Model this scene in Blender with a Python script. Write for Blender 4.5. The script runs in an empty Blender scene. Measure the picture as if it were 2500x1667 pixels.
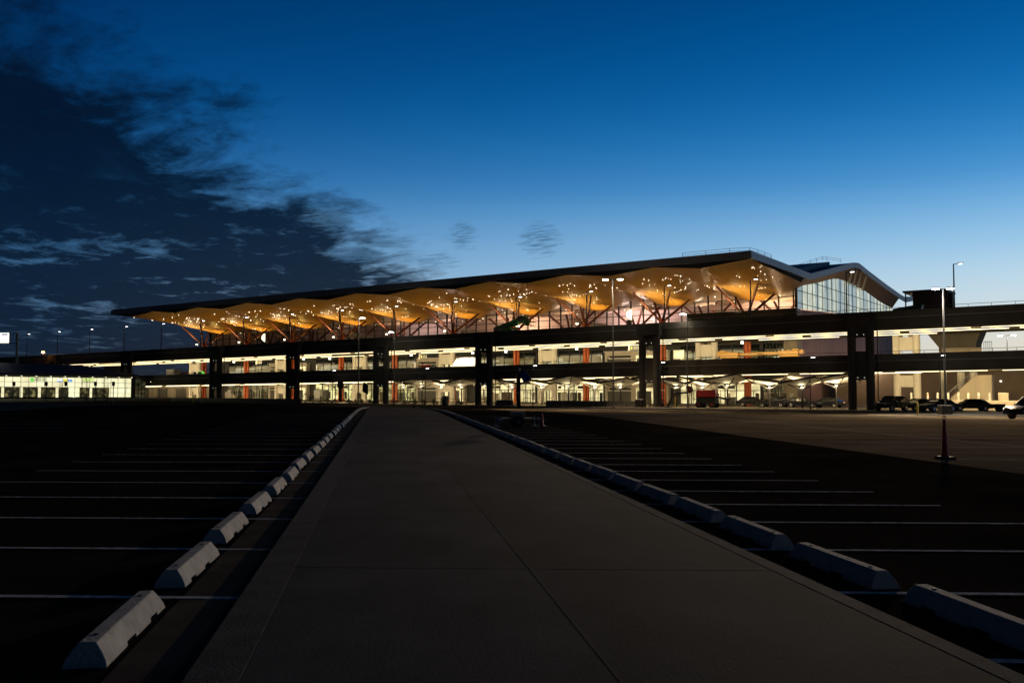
import bpy, math, random
from mathutils import Vector
R = math.radians
random.seed(7)
S = bpy.context.scene
C = S.collection

# ------------------------------------------------------------------ camera frame
F, CX, CY, H = 2300.0, 1250.0, 833.5, 1.9          # focal length in photo pixels, camera height
PITCH = math.atan(111.0 / F)
cp, sp = math.cos(PITCH), math.sin(PITCH)
T = 0.0113                                          # long gentle fall of the terminal and its roads
FA = R(-33.2)                                       # the facade's direction
ES = (math.cos(FA), math.sin(FA)); EN = (-math.sin(FA), math.cos(FA))
O = (44.0, 119.0)
ZG = -1.1                                           # ground level at the terminal

def ray(x, y):
    a = (x - CX) / F; v = -(y - CY) / F
    return a, cp - v * sp, sp + v * cp

def img(x, y, n):
    """photo point on the vertical plane n metres behind the road front: (s, height without the fall)"""
    dx, dy, dz = ray(x, y)
    t = (n + O[0] * EN[0] + O[1] * EN[1]) / (dx * EN[0] + dy * EN[1])
    X, Y, Z = t * dx, t * dy, H + t * dz
    s = (X - O[0]) * ES[0] + (Y - O[1]) * ES[1]
    return s, Z - T * s

def ims(x, n, y=860):
    return img(x, y, n)[0]

def at(x, y, Y):
    dx, dy, dz = ray(x, y); t = Y / dy
    return Vector((t * dx, Y, H + t * dz))

def nloc(X, Y):
    return (X - O[0]) * EN[0] + (Y - O[1]) * EN[1]

def gz(X, Y):
    d = -nloc(X, Y)
    t = min(1, max(0, (72 - d) / 60.0)); t = t * t * (3 - 2 * t)
    return ZG * t

def W(s, n, z=0.0):
    return Vector((O[0] + s * ES[0] + n * EN[0], O[1] + s * ES[1] + n * EN[1], z))

# ------------------------------------------------------------------ mesh helper
class MB:
    def __init__(s): s.v = []; s.f = []
    def add(s, vs, fs):
        o = len(s.v); s.v += [tuple(v) for v in vs]; s.f += [tuple(i + o for i in f) for f in fs]; return s
    def box(s, x0, x1, y0, y1, z0, z1):
        return s.add([(x0,y0,z0),(x1,y0,z0),(x1,y1,z0),(x0,y1,z0),(x0,y0,z1),(x1,y0,z1),(x1,y1,z1),(x0,y1,z1)],
                     [(0,3,2,1),(4,5,6,7),(0,1,5,4),(1,2,6,5),(2,3,7,6),(3,0,4,7)])
    def taper(s, x0, x1, y0, y1, z0, z1, ix, iy):
        return s.add([(x0,y0,z0),(x1,y0,z0),(x1,y1,z0),(x0,y1,z0),(x0+ix,y0+iy,z1),(x1-ix,y0+iy,z1),(x1-ix,y1-iy,z1),(x0+ix,y1-iy,z1)],
                     [(0,3,2,1),(4,5,6,7),(0,1,5,4),(1,2,6,5),(2,3,7,6),(3,0,4,7)])
    def tube(s, p0, p1, r0, r1=None, k=10, cap=True):
        r1 = r0 if r1 is None else r1
        p0 = Vector(p0); p1 = Vector(p1); d = (p1 - p0).normalized()
        a = d.cross(Vector((0,0,1)) if abs(d.z) < .95 else Vector((1,0,0))).normalized(); b = d.cross(a)
        vs = []
        for p, r in ((p0, r0), (p1, r1)):
            for i in range(k):
                t = 2 * math.pi * i / k
                vs.append(p + a * (r * math.cos(t)) + b * (r * math.sin(t)))
        fs = [(i, (i+1) % k, k + (i+1) % k, k + i) for i in range(k)]
        if cap: fs += [tuple(range(k-1, -1, -1)), tuple(range(k, 2*k))]
        return s.add(vs, fs)
    def bar(s, p0, p1, w, h):
        """square bar"""
        p0 = Vector(p0); p1 = Vector(p1); d = (p1 - p0).normalized()
        a = d.cross(Vector((0,0,1)) if abs(d.z) < .95 else Vector((1,0,0))).normalized(); b = a.cross(d)
        vs = []
        for p in (p0, p1):
            for i, j in ((-1,-1),(1,-1),(1,1),(-1,1)):
                vs.append(p + a * (i*w/2) + b * (j*h/2))
        return s.add(vs, [(0,1,5,4),(1,2,6,5),(2,3,7,6),(3,0,4,7),(3,2,1,0),(4,5,6,7)])
    def prism(s, poly, axis, a, b):
        """poly of 2D points swept along an axis from a to b"""
        k = len(poly); vs = []
        for q in (a, b):
            for (u, w) in poly:
                vs.append({'x': (q,u,w), 'y': (u,q,w), 'z': (u,w,q)}[axis])
        return s.add(vs, [(i, (i+1) % k, k + (i+1) % k, k + i) for i in range(k)] + [tuple(range(k-1,-1,-1)), tuple(range(k, 2*k))])
    def lathe(s, c, prof, k=16):
        vs = []
        for r, z in prof:
            for i in range(k):
                t = 2*math.pi*i/k; vs.append((c[0]+r*math.cos(t), c[1]+r*math.sin(t), c[2]+z))
        m = len(prof)
        fs = [(j*k+i, j*k+(i+1)%k, (j+1)*k+(i+1)%k, (j+1)*k+i) for j in range(m-1) for i in range(k)]
        fs += [tuple(range(k-1,-1,-1)), tuple(range((m-1)*k, m*k))]
        return s.add(vs, fs)
    def quad(s, a, b, c, d): return s.add([a,b,c,d], [(0,1,2,3)])
    def grid(s, fn, nu, nv):
        vs = [fn(i/nu, j/nv) for j in range(nv+1) for i in range(nu+1)]
        return s.add(vs, [(j*(nu+1)+i, j*(nu+1)+i+1, (j+1)*(nu+1)+i+1, (j+1)*(nu+1)+i) for j in range(nv) for i in range(nu)])
    def build(s, name, mat, parent=None, tilt=False, smooth=True, solid=0, bevel=0):
        me = bpy.data.meshes.new(name)
        vs = [(x, y, z + T * x) for x, y, z in s.v] if tilt else s.v
        me.from_pydata(vs, [], s.f); me.materials.append(mat)
        if smooth:
            me.shade_smooth(); me.set_sharp_from_angle(angle=R(35))
        me.update()
        o = bpy.data.objects.new(name, me); C.objects.link(o)
        if parent: o.parent = parent
        if solid:
            m = o.modifiers.new('solid', 'SOLIDIFY'); m.thickness = solid; m.offset = 0
        if bevel:
            m = o.modifiers.new('bevel', 'BEVEL'); m.width = bevel; m.segments = 2; m.limit_method = 'ANGLE'
        return o

def tag(o, label=None, cat=None, group=None, kind=None):
    if label: o['label'] = label
    if cat: o['category'] = cat
    if group: o['group'] = group
    if kind: o['kind'] = kind
    return o

def thing(name, label, cat, loc=(0,0,0), rz=0, group=None):
    o = bpy.data.objects.new(name, None); C.objects.link(o)
    o.empty_display_size = .3
    o.location = loc; o.rotation_euler = (0, 0, rz)
    return tag(o, label, cat, group)

def fthing(name, label, cat, s=0, n=0, z=0, group=None, rz=0):
    """a thing standing in the facade's frame: its local x runs along the facade, its local y into the building"""
    return thing(name, label, cat, W(s, n, z), FA + rz, group)

def dup(root, loc, rz=None, label=None):
    def cp_(o, par):
        c = o.copy(); C.objects.link(c); c.parent = par
        for ch in kids.get(o.name, ()): cp_(ch, c)
        return c
    kids = {}
    for o in root.children_recursive: kids.setdefault(o.parent.name, []).append(o)
    r = cp_(root, None); r.location = loc
    if rz is not None: r.rotation_euler = (0, 0, rz)
    if label: r['label'] = label
    return r

ORD = 'first second third fourth fifth sixth seventh eighth ninth tenth eleventh twelfth thirteenth fourteenth fifteenth sixteenth seventeenth eighteenth nineteenth twentieth'.split()
def ordw(i):
    if i < 20: return ORD[i]
    tens = {2: 'twenty', 3: 'thirty', 4: 'forty'}[(i+1)//10]
    u = (i+1) % 10
    return {2: 'twentieth', 3: 'thirtieth', 4: 'fortieth'}[(i+1)//10] if u == 0 else tens + '-' + ORD[u-1]

# ------------------------------------------------------------------ materials
def mat(name, col, rough=.6, metal=0, noise=0, scale=5, spec=.5, bump=0, col2=None, stretch=(1,1,1), detail=6, bscale=None):
    m = bpy.data.materials.new(name); m.use_nodes = True
    nt = m.node_tree; b = nt.nodes['Principled BSDF']
    b.inputs['Roughness'].default_value = rough; b.inputs['Metallic'].default_value = metal
    b.inputs['Specular IOR Level'].default_value = spec
    b.inputs['Base Color'].default_value = (*col, 1)
    if noise or bump or col2:
        tc = nt.nodes.new('ShaderNodeTexCoord'); mp = nt.nodes.new('ShaderNodeMapping'); mp.inputs['Scale'].default_value = stretch
        nt.links.new(tc.outputs['Object'], mp.inputs['Vector'])
        n = nt.nodes.new('ShaderNodeTexNoise'); n.inputs['Scale'].default_value = scale; n.inputs['Detail'].default_value = detail
        nt.links.new(mp.outputs['Vector'], n.inputs['Vector'])
        r = nt.nodes.new('ShaderNodeValToRGB')
        a = tuple(max(0, c * (1 - noise)) for c in col); bb = col2 if col2 else tuple(min(1, c * (1 + noise)) for c in col)
        r.color_ramp.elements[0].position = .32; r.color_ramp.elements[1].position = .68
        r.color_ramp.elements[0].color = (*a, 1); r.color_ramp.elements[1].color = (*bb, 1)
        nt.links.new(n.outputs['Fac'], r.inputs['Fac']); nt.links.new(r.outputs['Color'], b.inputs['Base Color'])
        if bump:
            n2 = nt.nodes.new('ShaderNodeTexNoise'); n2.inputs['Scale'].default_value = bscale or scale * 8; n2.inputs['Detail'].default_value = 4
            nt.links.new(mp.outputs['Vector'], n2.inputs['Vector'])
            bp = nt.nodes.new('ShaderNodeBump'); bp.inputs['Strength'].default_value = bump; bp.inputs['Distance'].default_value = .02
            nt.links.new(n2.outputs['Fac'], bp.inputs['Height']); nt.links.new(bp.outputs['Normal'], b.inputs['Normal'])
    return m

def emit(name, col, st, var=0, scale=.3, dark=(.02,.02,.02), lo=.4, hi=.6, stretch=(1,1,1)):
    m = bpy.data.materials.new(name); m.use_nodes = True
    nt = m.node_tree; b = nt.nodes['Principled BSDF']
    b.inputs['Base Color'].default_value = (*[c * .6 for c in col], 1); b.inputs['Roughness'].default_value = .25
    b.inputs['Emission Color'].default_value = (*col, 1); b.inputs['Emission Strength'].default_value = st
    if var:
        tc = nt.nodes.new('ShaderNodeTexCoord'); mp = nt.nodes.new('ShaderNodeMapping'); mp.inputs['Scale'].default_value = stretch
        nt.links.new(tc.outputs['Object'], mp.inputs['Vector'])
        n = nt.nodes.new('ShaderNodeTexNoise'); n.inputs['Scale'].default_value = scale; n.inputs['Detail'].default_value = 3
        nt.links.new(mp.outputs['Vector'], n.inputs['Vector'])
        r = nt.nodes.new('ShaderNodeValToRGB'); r.color_ramp.elements[0].position = lo; r.color_ramp.elements[1].position = hi
        r.color_ramp.elements[0].color = (*dark, 1); r.color_ramp.elements[1].color = (*col, 1)
        nt.links.new(n.outputs['Fac'], r.inputs['Fac']); nt.links.new(r.outputs['Color'], b.inputs['Emission Color'])
    return m

M = {}
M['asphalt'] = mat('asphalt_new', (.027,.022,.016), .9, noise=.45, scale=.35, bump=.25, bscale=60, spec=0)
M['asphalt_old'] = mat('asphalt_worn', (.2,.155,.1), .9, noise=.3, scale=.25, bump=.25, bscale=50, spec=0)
M['road'] = mat('road_asphalt', (.05,.046,.042), .9, noise=.3, scale=.2, spec=0)
M['walk'] = mat('walkway_concrete', (.07,.066,.061), .9, noise=.3, scale=.9, bump=.3, bscale=35, spec=.02, stretch=(1,.45,1))
M['kerb'] = mat('kerb_concrete', (.115,.105,.093), .9, noise=.2, scale=2.2, bump=.3, bscale=40, spec=.02)
def slab_tone():
    m = M['walk']; nt = m.node_tree; b = nt.nodes['Principled BSDF']
    src = b.inputs['Base Color'].links[0].from_socket
    N, L = nt.nodes, nt.links
    def mt(op, a, c=None):
        n = N.new('ShaderNodeMath'); n.operation = op
        for i, v in enumerate((a, c)):
            if v is None: continue
            if isinstance(v, (int, float)): n.inputs[i].default_value = v
            else: L.new(v, n.inputs[i])
        return n.outputs[0]
    tc = N.new('ShaderNodeTexCoord'); sx = N.new('ShaderNodeSeparateXYZ'); L.new(tc.outputs['Object'], sx.inputs[0])
    u = mt('GREATER_THAN', mt('ADD', sx.outputs[0], mt('MULTIPLY', sx.outputs[1], .137)), 1.5)
    yy = mt('FLOOR', mt('DIVIDE', mt('SUBTRACT', sx.outputs[1], 1.0), 4.37))
    wn = N.new('ShaderNodeTexWhiteNoise'); wn.noise_dimensions = '1D'; L.new(mt('ADD', mt('MULTIPLY', yy, 2.37), mt('MULTIPLY', u, .9)), wn.inputs['W'])
    st = N.new('ShaderNodeTexNoise'); st.inputs['Scale'].default_value = .55; st.inputs['Detail'].default_value = 8; st.inputs['Roughness'].default_value = .7
    L.new(tc.outputs['Object'], st.inputs['Vector'])
    fac = mt('ADD', mt('ADD', .3, mt('MULTIPLY', wn.outputs['Value'], .4)), mt('MULTIPLY', st.outputs['Fac'], 1.0))
    c = N.new('ShaderNodeCombineColor')
    for i in range(3): L.new(fac, c.inputs[i])
    mx = N.new('ShaderNodeMix'); mx.data_type = 'RGBA'; mx.blend_type = 'MULTIPLY'; mx.inputs['Factor'].default_value = 1
    L.new(src, mx.inputs['A']); L.new(c.outputs[0], mx.inputs['B']); L.new(mx.outputs['Result'], b.inputs['Base Color'])
    for n in N:
        if n.type == 'BUMP': n.inputs['Strength'].default_value = .12
slab_tone()
M['gutter'] = mat('gutter_concrete', (.11,.092,.07), .9, noise=.25, scale=1.5, spec=0)
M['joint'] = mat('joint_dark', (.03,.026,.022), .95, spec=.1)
M['line'] = mat('line_paint', (.5,.5,.49), .85, noise=.45, scale=9, spec=0)
M['stop'] = mat('wheel_stop_concrete', (.44,.41,.365), .9, noise=.16, scale=6, bump=.5, bscale=45, spec=.15)
M['pin'] = mat('rebar_pin', (.05,.035,.03), .7, metal=.5)
M['deck'] = mat('deck_concrete', (.12,.105,.08), .9, noise=.15, scale=.5, spec=.15, stretch=(1,1,.15))
M['deckdark'] = mat('deck_beam', (.11,.095,.07), .9, noise=.2, scale=.4, spec=.15)
M['trimline'] = mat('deck_drip_edge', (.3,.28,.24), .6)
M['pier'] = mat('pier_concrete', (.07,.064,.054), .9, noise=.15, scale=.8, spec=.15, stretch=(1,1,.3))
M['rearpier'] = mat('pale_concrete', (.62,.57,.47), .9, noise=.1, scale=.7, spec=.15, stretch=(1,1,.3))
M['metal'] = mat('dark_metal', (.05,.05,.05), .5, metal=.3)
M['black'] = mat('black_paint', (.012,.012,.013), .5)
M['rail'] = mat('rail_steel', (.2,.2,.2), .5, metal=.6)
M['fascia'] = mat('fascia_metal', (.42,.44,.47), .55, metal=.25, noise=.06, scale=.4)
M['fasciadk'] = mat('fascia_return', (.03,.03,.03), .6)
M['roof'] = mat('roof_membrane', (.16,.2,.27), .7, noise=.1, scale=.2)
M['orange'] = mat('orange_steel', (.62,.125,.022), .5, noise=.12, scale=.5, stretch=(1,1,.2))
M['limb'] = mat('shaded_orange_steel', (.1,.024,.01), .55, noise=.2, scale=.6)  # darker copy of the column paint, the limbs' shade put into the colour
M['cream'] = mat('cream_panel', (.72,.64,.5), .75, noise=.06, scale=.4)
M['dkclad'] = mat('dark_cladding', (.05,.046,.04), .6, noise=.25, scale=.4)
M['pink'] = mat('pink_brown_cladding', (.3,.18,.155), .75, noise=.12, scale=.8, stretch=(1,1,.05))
M['beige'] = mat('beige_cladding', (.42,.35,.25), .8, noise=.1, scale=.8, stretch=(1,1,.05))
M['white'] = mat('white_paint', (.8,.78,.72), .5, noise=.05, scale=1)
M['louvre'] = mat('grey_louvre', (.14,.13,.11), .6)
M['dkglass'] = mat('dark_glazing', (.012,.016,.014), .06, spec=.8)
M['wood2'] = mat('gable_wood', (.36,.2,.09), .6, noise=.15, scale=.5, stretch=(.3,3,1))
M['floor'] = mat('terrazzo_floor', (.35,.32,.28), .5, noise=.1, scale=.4)
M['inwall'] = mat('interior_pink_wall', (.62,.47,.37), .8, noise=.08, scale=.2)
M['green'] = mat('machine_green', (.02,.11,.035), .45, noise=.2, scale=2)
M['yellow'] = mat('machine_yellow', (.3,.155,.015), .45, noise=.1, scale=2)
M['red'] = mat('machine_red', (.25,.015,.012), .4, noise=.2, scale=2)
M['conered'] = mat('cone_red', (.8,.06,.035), .5, noise=.2, scale=4)
M['orangebox'] = mat('box_orange', (.8,.13,.02), .5, noise=.08, scale=3)
M['bollard'] = mat('bollard_yellow', (.6,.42,.05), .6, noise=.1, scale=4)
M['rubber'] = mat('rubber', (.012,.012,.012), .8)
M['carblack'] = mat('car_paint_black', (.006,.006,.007), .22, spec=.45)
M['cargrey'] = mat('car_paint_slate', (.01,.011,.014), .22, spec=.45)
M['carglass'] = mat('car_glass', (.01,.012,.014), .04, spec=.8)
M['chrome'] = mat('bright_metal', (.6,.6,.6), .25, metal=.9)
M['taillamp'] = mat('tail_lamp', (.25,.01,.01), .2)
M['leaf'] = mat('leaf_green', (.07,.1,.035), .7, noise=.4, scale=3)
M['leaf2'] = mat('dry_leaf_brown', (.11,.085,.04), .8, noise=.4, scale=3)
M['bark'] = mat('bark', (.06,.045,.03), .9, noise=.3, scale=6)
M['soil'] = mat('soil_bank', (.035,.028,.02), .95, noise=.4, scale=1)
M['solar'] = mat('solar_cells', (.03,.11,.42), .35, spec=.6)
M['stopred'] = mat('stop_sign_red', (.35,.03,.035), .5)
M['pavroof'] = mat('pavilion_roof_metal', (.035,.037,.045), .6, noise=.1, scale=.5)
M['gantry'] = mat('gantry_post_paint', (.5,.5,.3), .5)
M['canopy'] = mat('canopy_membrane', (.7,.65,.55), .7, noise=.05, scale=1)
M['canopyframe'] = mat('canopy_steel', (.06,.055,.05), .5, metal=.4)
M['brownbox'] = mat('brown_panel', (.16,.115,.08), .7, noise=.12, scale=.5)
M['pave'] = mat('pavement_concrete', (.2,.17,.13), .9, noise=.2, scale=.5, spec=.15)
M['e_strip'] = emit('fluorescent_strip', (1,.82,.47), 3.8)
M['e_star'] = emit('ceiling_spot_lens', (1,.86,.6), 8)
M['e_lamp'] = emit('street_lamp_lens', (1,.93,.78), 40)
M['e_lampfar'] = emit('street_lamp_small_lens', (.97,.97,1), 9)
M['e_lampcool'] = emit('street_lamp_cool_lens', (.95,.97,1), 40)
M['e_sodium'] = emit('sodium_lamp_lens', (1,.4,.07), 26)
M['e_small'] = emit('small_downlight_lens', (1,.93,.75), 3)
M['e_sign'] = emit('lit_sign_face', (.95,.95,1), 2.2)
M['e_signg'] = emit('lit_panel_pale_green', (1,1,.55), 2.0)
M['e_pav'] = emit('lit_rental_hall', (1,.97,.62), 1.05, var=1, scale=.35, dark=(.8,.72,.42), lo=.3, hi=.6)
M['e_pavlow'] = emit('dim_rental_hall', (.5,.43,.16), .75, var=1, scale=1.1, dark=(.015,.014,.008), lo=.5, hi=.78)
M['e_hall'] = emit('lit_hall_window', (1,.88,.48), 1.0, var=1, scale=.6, dark=(.3,.26,.12), lo=.35, hi=.62)
M['e_hall2'] = emit('lit_green_hall_window', (.95,.93,.45), .8, var=1, scale=.8, dark=(.04,.05,.02), lo=.42, hi=.62)
M['e_dim'] = emit('dim_glazing', (.4,.38,.2), .35, var=1, scale=.8, dark=(.006,.008,.005), lo=.5, hi=.7, stretch=(.4,1,2.5))
M['e_taxi'] = emit('downlight_and_reflection_glow', (.8,.85,.65), .9)
M['e_door'] = emit('lit_door_pane', (.9,.8,.55), .5, var=1, scale=1.5, dark=(.2,.17,.1))
M['e_work'] = emit('work_lamp_lens', (1,.9,.55), 15)

def wood_soffit():
    m = bpy.data.materials.new('golden_soffit_boards'); m.use_nodes = True
    nt = m.node_tree; b = nt.nodes['Principled BSDF']
    b.inputs['Roughness'].default_value = .42
    tc = nt.nodes.new('ShaderNodeTexCoord')
    mp = nt.nodes.new('ShaderNodeMapping'); mp.inputs['Scale'].default_value = (.35, 4.5, .35)
    nt.links.new(tc.outputs['Object'], mp.inputs['Vector'])
    n = nt.nodes.new('ShaderNodeTexNoise'); n.inputs['Scale'].default_value = 1.2; n.inputs['Detail'].default_value = 5
    nt.links.new(mp.outputs['Vector'], n.inputs['Vector'])
    r = nt.nodes.new('ShaderNodeValToRGB'); r.color_ramp.elements[0].position = .3; r.color_ramp.elements[1].position = .7
    r.color_ramp.elements[0].color = (.38,.2,.042,1); r.color_ramp.elements[1].color = (.47,.265,.065,1)
    nt.links.new(n.outputs['Fac'], r.inputs['Fac']); nt.links.new(r.outputs['Color'], b.inputs['Base Color'])
    wv = nt.nodes.new('ShaderNodeTexWave'); wv.bands_direction = 'Y'; wv.inputs['Scale'].default_value = 1.1; wv.inputs['Distortion'].default_value = 0
    nt.links.new(tc.outputs['Object'], wv.inputs['Vector'])
    bp = nt.nodes.new('ShaderNodeBump'); bp.inputs['Strength'].default_value = .15; bp.inputs['Distance'].default_value = .03
    nt.links.new(wv.outputs['Fac'], bp.inputs['Height']); nt.links.new(bp.outputs['Normal'], b.inputs['Normal'])
    return m
M['soffit'] = wood_soffit()

def clear_glass():
    m = bpy.data.materials.new('clear_glazing'); m.use_nodes = True
    nt = m.node_tree; nt.nodes.remove(nt.nodes['Principled BSDF']); out = nt.nodes['Material Output']
    tr = nt.nodes.new('ShaderNodeBsdfTransparent'); tr.inputs['Color'].default_value = (.9,.92,.9,1)
    gl = nt.nodes.new('ShaderNodeBsdfGlossy'); gl.inputs['Roughness'].default_value = .03
    lw = nt.nodes.new('ShaderNodeFresnel'); lw.inputs['IOR'].default_value = 1.5
    mx = nt.nodes.new('ShaderNodeMixShader')
    nt.links.new(lw.outputs['Fac'], mx.inputs['Fac']); nt.links.new(tr.outputs[0], mx.inputs[1]); nt.links.new(gl.outputs[0], mx.inputs[2])
    nt.links.new(mx.outputs[0], out.inputs['Surface'])
    return m
M['glass'] = clear_glass()

def frit_glass():
    """the pale lit end glazing: vertical bands of frit"""
    m = bpy.data.materials.new('fritted_lit_glazing'); m.use_nodes = True
    nt = m.node_tree; b = nt.nodes['Principled BSDF']
    b.inputs['Base Color'].default_value = (.3,.33,.32,1); b.inputs['Roughness'].default_value = .1
    tc = nt.nodes.new('ShaderNodeTexCoord'); mp = nt.nodes.new('ShaderNodeMapping'); mp.inputs['Scale'].default_value = (1, .33, .02)
    nt.links.new(tc.outputs['Object'], mp.inputs['Vector'])
    n = nt.nodes.new('ShaderNodeTexNoise'); n.inputs['Scale'].default_value = 1.0; n.inputs['Detail'].default_value = 2
    nt.links.new(mp.outputs['Vector'], n.inputs['Vector'])
    r = nt.nodes.new('ShaderNodeValToRGB'); r.color_ramp.elements[0].position = .42; r.color_ramp.elements[1].position = .58
    r.color_ramp.elements[0].color = (.2,.27,.28,1); r.color_ramp.elements[1].color = (.62,.64,.47,1)
    nt.links.new(n.outputs['Fac'], r.inputs['Fac'])
    n2 = nt.nodes.new('ShaderNodeTexNoise'); n2.inputs['Scale'].default_value = .5; n2.inputs['Detail'].default_value = 3
    nt.links.new(tc.outputs['Object'], n2.inputs['Vector'])
    mx = nt.nodes.new('ShaderNodeMix'); mx.data_type = 'RGBA'; mx.blend_type = 'MULTIPLY'; mx.inputs['Factor'].default_value = .7
    r2 = nt.nodes.new('ShaderNodeValToRGB'); r2.color_ramp.elements[0].position = .35; r2.color_ramp.elements[1].position = .65
    r2.color_ramp.elements[0].color = (.5,.5,.5,1)
    nt.links.new(n2.outputs['Fac'], r2.inputs['Fac'])
    nt.links.new(r.outputs['Color'], mx.inputs['A']); nt.links.new(r2.outputs['Color'], mx.inputs['B'])
    nt.links.new(mx.outputs['Result'], b.inputs['Emission Color']); b.inputs['Emission Strength'].default_value = .85
    return m
M['frit'] = frit_glass()

# ------------------------------------------------------------------ world: dusk sky with a cloud bank
def build_world():
    w = bpy.data.worlds.new('World'); S.world = w; w.use_nodes = True
    nt = w.node_tree; N = nt.nodes; L = nt.links
    bg = N['Background']
    def m(op, a, b=None, c=None, clamp=False):
        n = N.new('ShaderNodeMath'); n.operation = op; n.use_clamp = clamp
        for i, v in enumerate((a, b, c)):
            if v is None: continue
            if isinstance(v, (int, float)): n.inputs[i].default_value = v
            else: L.new(v, n.inputs[i])
        return n.outputs[0]
    def ramp(fac, stops, interp='LINEAR'):
        r = N.new('ShaderNodeValToRGB'); r.color_ramp.interpolation = interp
        el = r.color_ramp.elements
        while len(el) < len(stops): el.new(.5)
        for e, (p, c) in zip(el, stops):
            e.position = p; e.color = (*c, 1) if len(c) == 3 else c
        L.new(fac, r.inputs['Fac']); return r.outputs['Color']
    def mix(f, a, b, mode='MIX'):
        n = N.new('ShaderNodeMix'); n.data_type = 'RGBA'; n.blend_type = mode; n.clamp_factor = True
        if isinstance(f, (int, float)): n.inputs['Factor'].default_value = f
        else: L.new(f, n.inputs['Factor'])
        for k, v in (('A', a), ('B', b)):
            if isinstance(v, tuple): n.inputs[k].default_value = (*v, 1)
            else: L.new(v, n.inputs[k])
        return n.outputs['Result']
    tc = N.new('ShaderNodeTexCoord'); sx = N.new('ShaderNodeSeparateXYZ'); L.new(tc.outputs['Generated'], sx.inputs[0])
    x, y, z = sx.outputs
    el = m('ARCSINE', z)                                    # elevation in radians
    e = m('DIVIDE', el, .5, clamp=True)                     # 0 at the horizon, 1 at 28.6 degrees
    # bright side: towards the afterglow; dark side: away from it
    bright = ramp(e, [(0, (.9,.75,.52)), (.09, (.78,.74,.62)), (.16, (.68,.79,.82)), (.27, (.37,.65,.87)), (.41, (.03,.29,.68)), (.6, (.0,.12,.40)), (.82, (.0,.066,.245)), (1, (.0,.03,.12))], 'B_SPLINE')
    dark = ramp(e, [(0, (.2,.3,.42)), (.12, (.15,.32,.54)), (.27, (.065,.245,.52)), (.45, (.001,.08,.275)), (.7, (.0,.032,.135)), (1, (.0,.014,.065))], 'B_SPLINE')
    az = m('ARCTAN2', x, y)                                 # 0 ahead, + to the right
    a1 = m('SUBTRACT', az, R(36)); a1 = m('ABSOLUTE', a1)
    g = m('SUBTRACT', 1, m('DIVIDE', a1, R(62)), clamp=True)
    g = m('POWER', g, .8)
    sky = mix(g, dark, bright)
    far = m('DIVIDE', m('SUBTRACT', a1, R(60)), R(60), clamp=True)   # unseen sky behind the camera, darkened to cut the ambient light
    sky = mix(far, sky, (.003,.005,.010))
    up = m('DIVIDE', m('SUBTRACT', el, R(23.5)), R(14), clamp=True)  # unseen sky above the view darkened too, for less ambient light
    sky = mix(up, sky, (.001,.003,.009))
    # cloud layer projected on a level plane
    zz = m('MAXIMUM', z, .012)
    az0 = R(3.5)
    lat = m('SUBTRACT', m('MULTIPLY', x, math.cos(az0)), m('MULTIPLY', y, math.sin(az0)))
    lon = m('ADD', m('MULTIPLY', x, math.sin(az0)), m('MULTIPLY', y, math.cos(az0)))
    zs = m('ADD', zz, .05)
    u = m('DIVIDE', lat, zz); v = m('DIVIDE', lon, zs); us = m('DIVIDE', lat, zs)
    def cloudnoise(su, sv, det, rough, off=0, dist=0, shear=0):
        cb = N.new('ShaderNodeCombineXYZ'); L.new(m('MULTIPLY', us, su), cb.inputs[0]); L.new(m('MULTIPLY', m('ADD', v, m('MULTIPLY', us, shear)), sv), cb.inputs[1]); cb.inputs[2].default_value = off
        n = N.new('ShaderNodeTexNoise'); n.inputs['Scale'].default_value = 1; n.inputs['Detail'].default_value = det; n.inputs['Roughness'].default_value = rough
        n.inputs['Distortion'].default_value = dist
        L.new(cb.outputs[0], n.inputs['Vector']); return n.outputs['Fac']
    big = cloudnoise(1.1, .8, 3, .5, 3.1)
    fine = cloudnoise(3.6, 2.7, 10, .66, 11.7, .3, .25)
    streak = cloudnoise(2.0, 2.3, 8, .64, 5.5, .4, .6)
    # the bank: dense where the lateral position is left of its edge
    edge = m('ADD', m('MULTIPLY', u, -1.0), -1.06)
    edge = m('ADD', edge, m('MULTIPLY', m('SUBTRACT', streak, .5), 1.7))
    edge = m('ADD', edge, m('MULTIPLY', m('SUBTRACT', fine, .5), 1.3))
    bank = m('DIVIDE', edge, .75, clamp=True)
    bank = m('MULTIPLY', m('MULTIPLY', bank, bank), m('SUBTRACT', 3, m('MULTIPLY', bank, 2)))
    # holes in the bank
    hole = m('ADD', m('MULTIPLY', fine, .75), m('MULTIPLY', big, .5))
    hole = m('DIVIDE', m('SUBTRACT', hole, .655), .13, clamp=True)
    hole_lo = m('SUBTRACT', 1, m('DIVIDE', m('ABSOLUTE', m('SUBTRACT', el, R(6.5))), R(5.5)), clamp=True)
    holeband = m('MULTIPLY', hole, m('ADD', m('MULTIPLY', hole_lo, .5), .04))
    body = m('ADD', 1.12, m('MULTIPLY', m('SUBTRACT', m('ADD', m('MULTIPLY', fine, .5), m('MULTIPLY', streak, .5)), .5), -1.5), clamp=True)
    cov = m('MULTIPLY', m('MULTIPLY', bank, m('SUBTRACT', 1, holeband)), body)
    ccol = ramp(e, [(0, (.006,.008,.016)), (.08, (.0015,.006,.02)), (.35, (.0012,.007,.022)), (.7, (.001,.005,.016)), (1, (.0008,.004,.013))])
    shade = m('ADD', .5, m('MULTIPLY', fine, 1.0))
    ccol = mix(1, ccol, m_gray(N, L, shade), 'MULTIPLY')
    cov = m('MULTIPLY', cov, .96)
    sky = mix(cov, sky, ccol)
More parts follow.
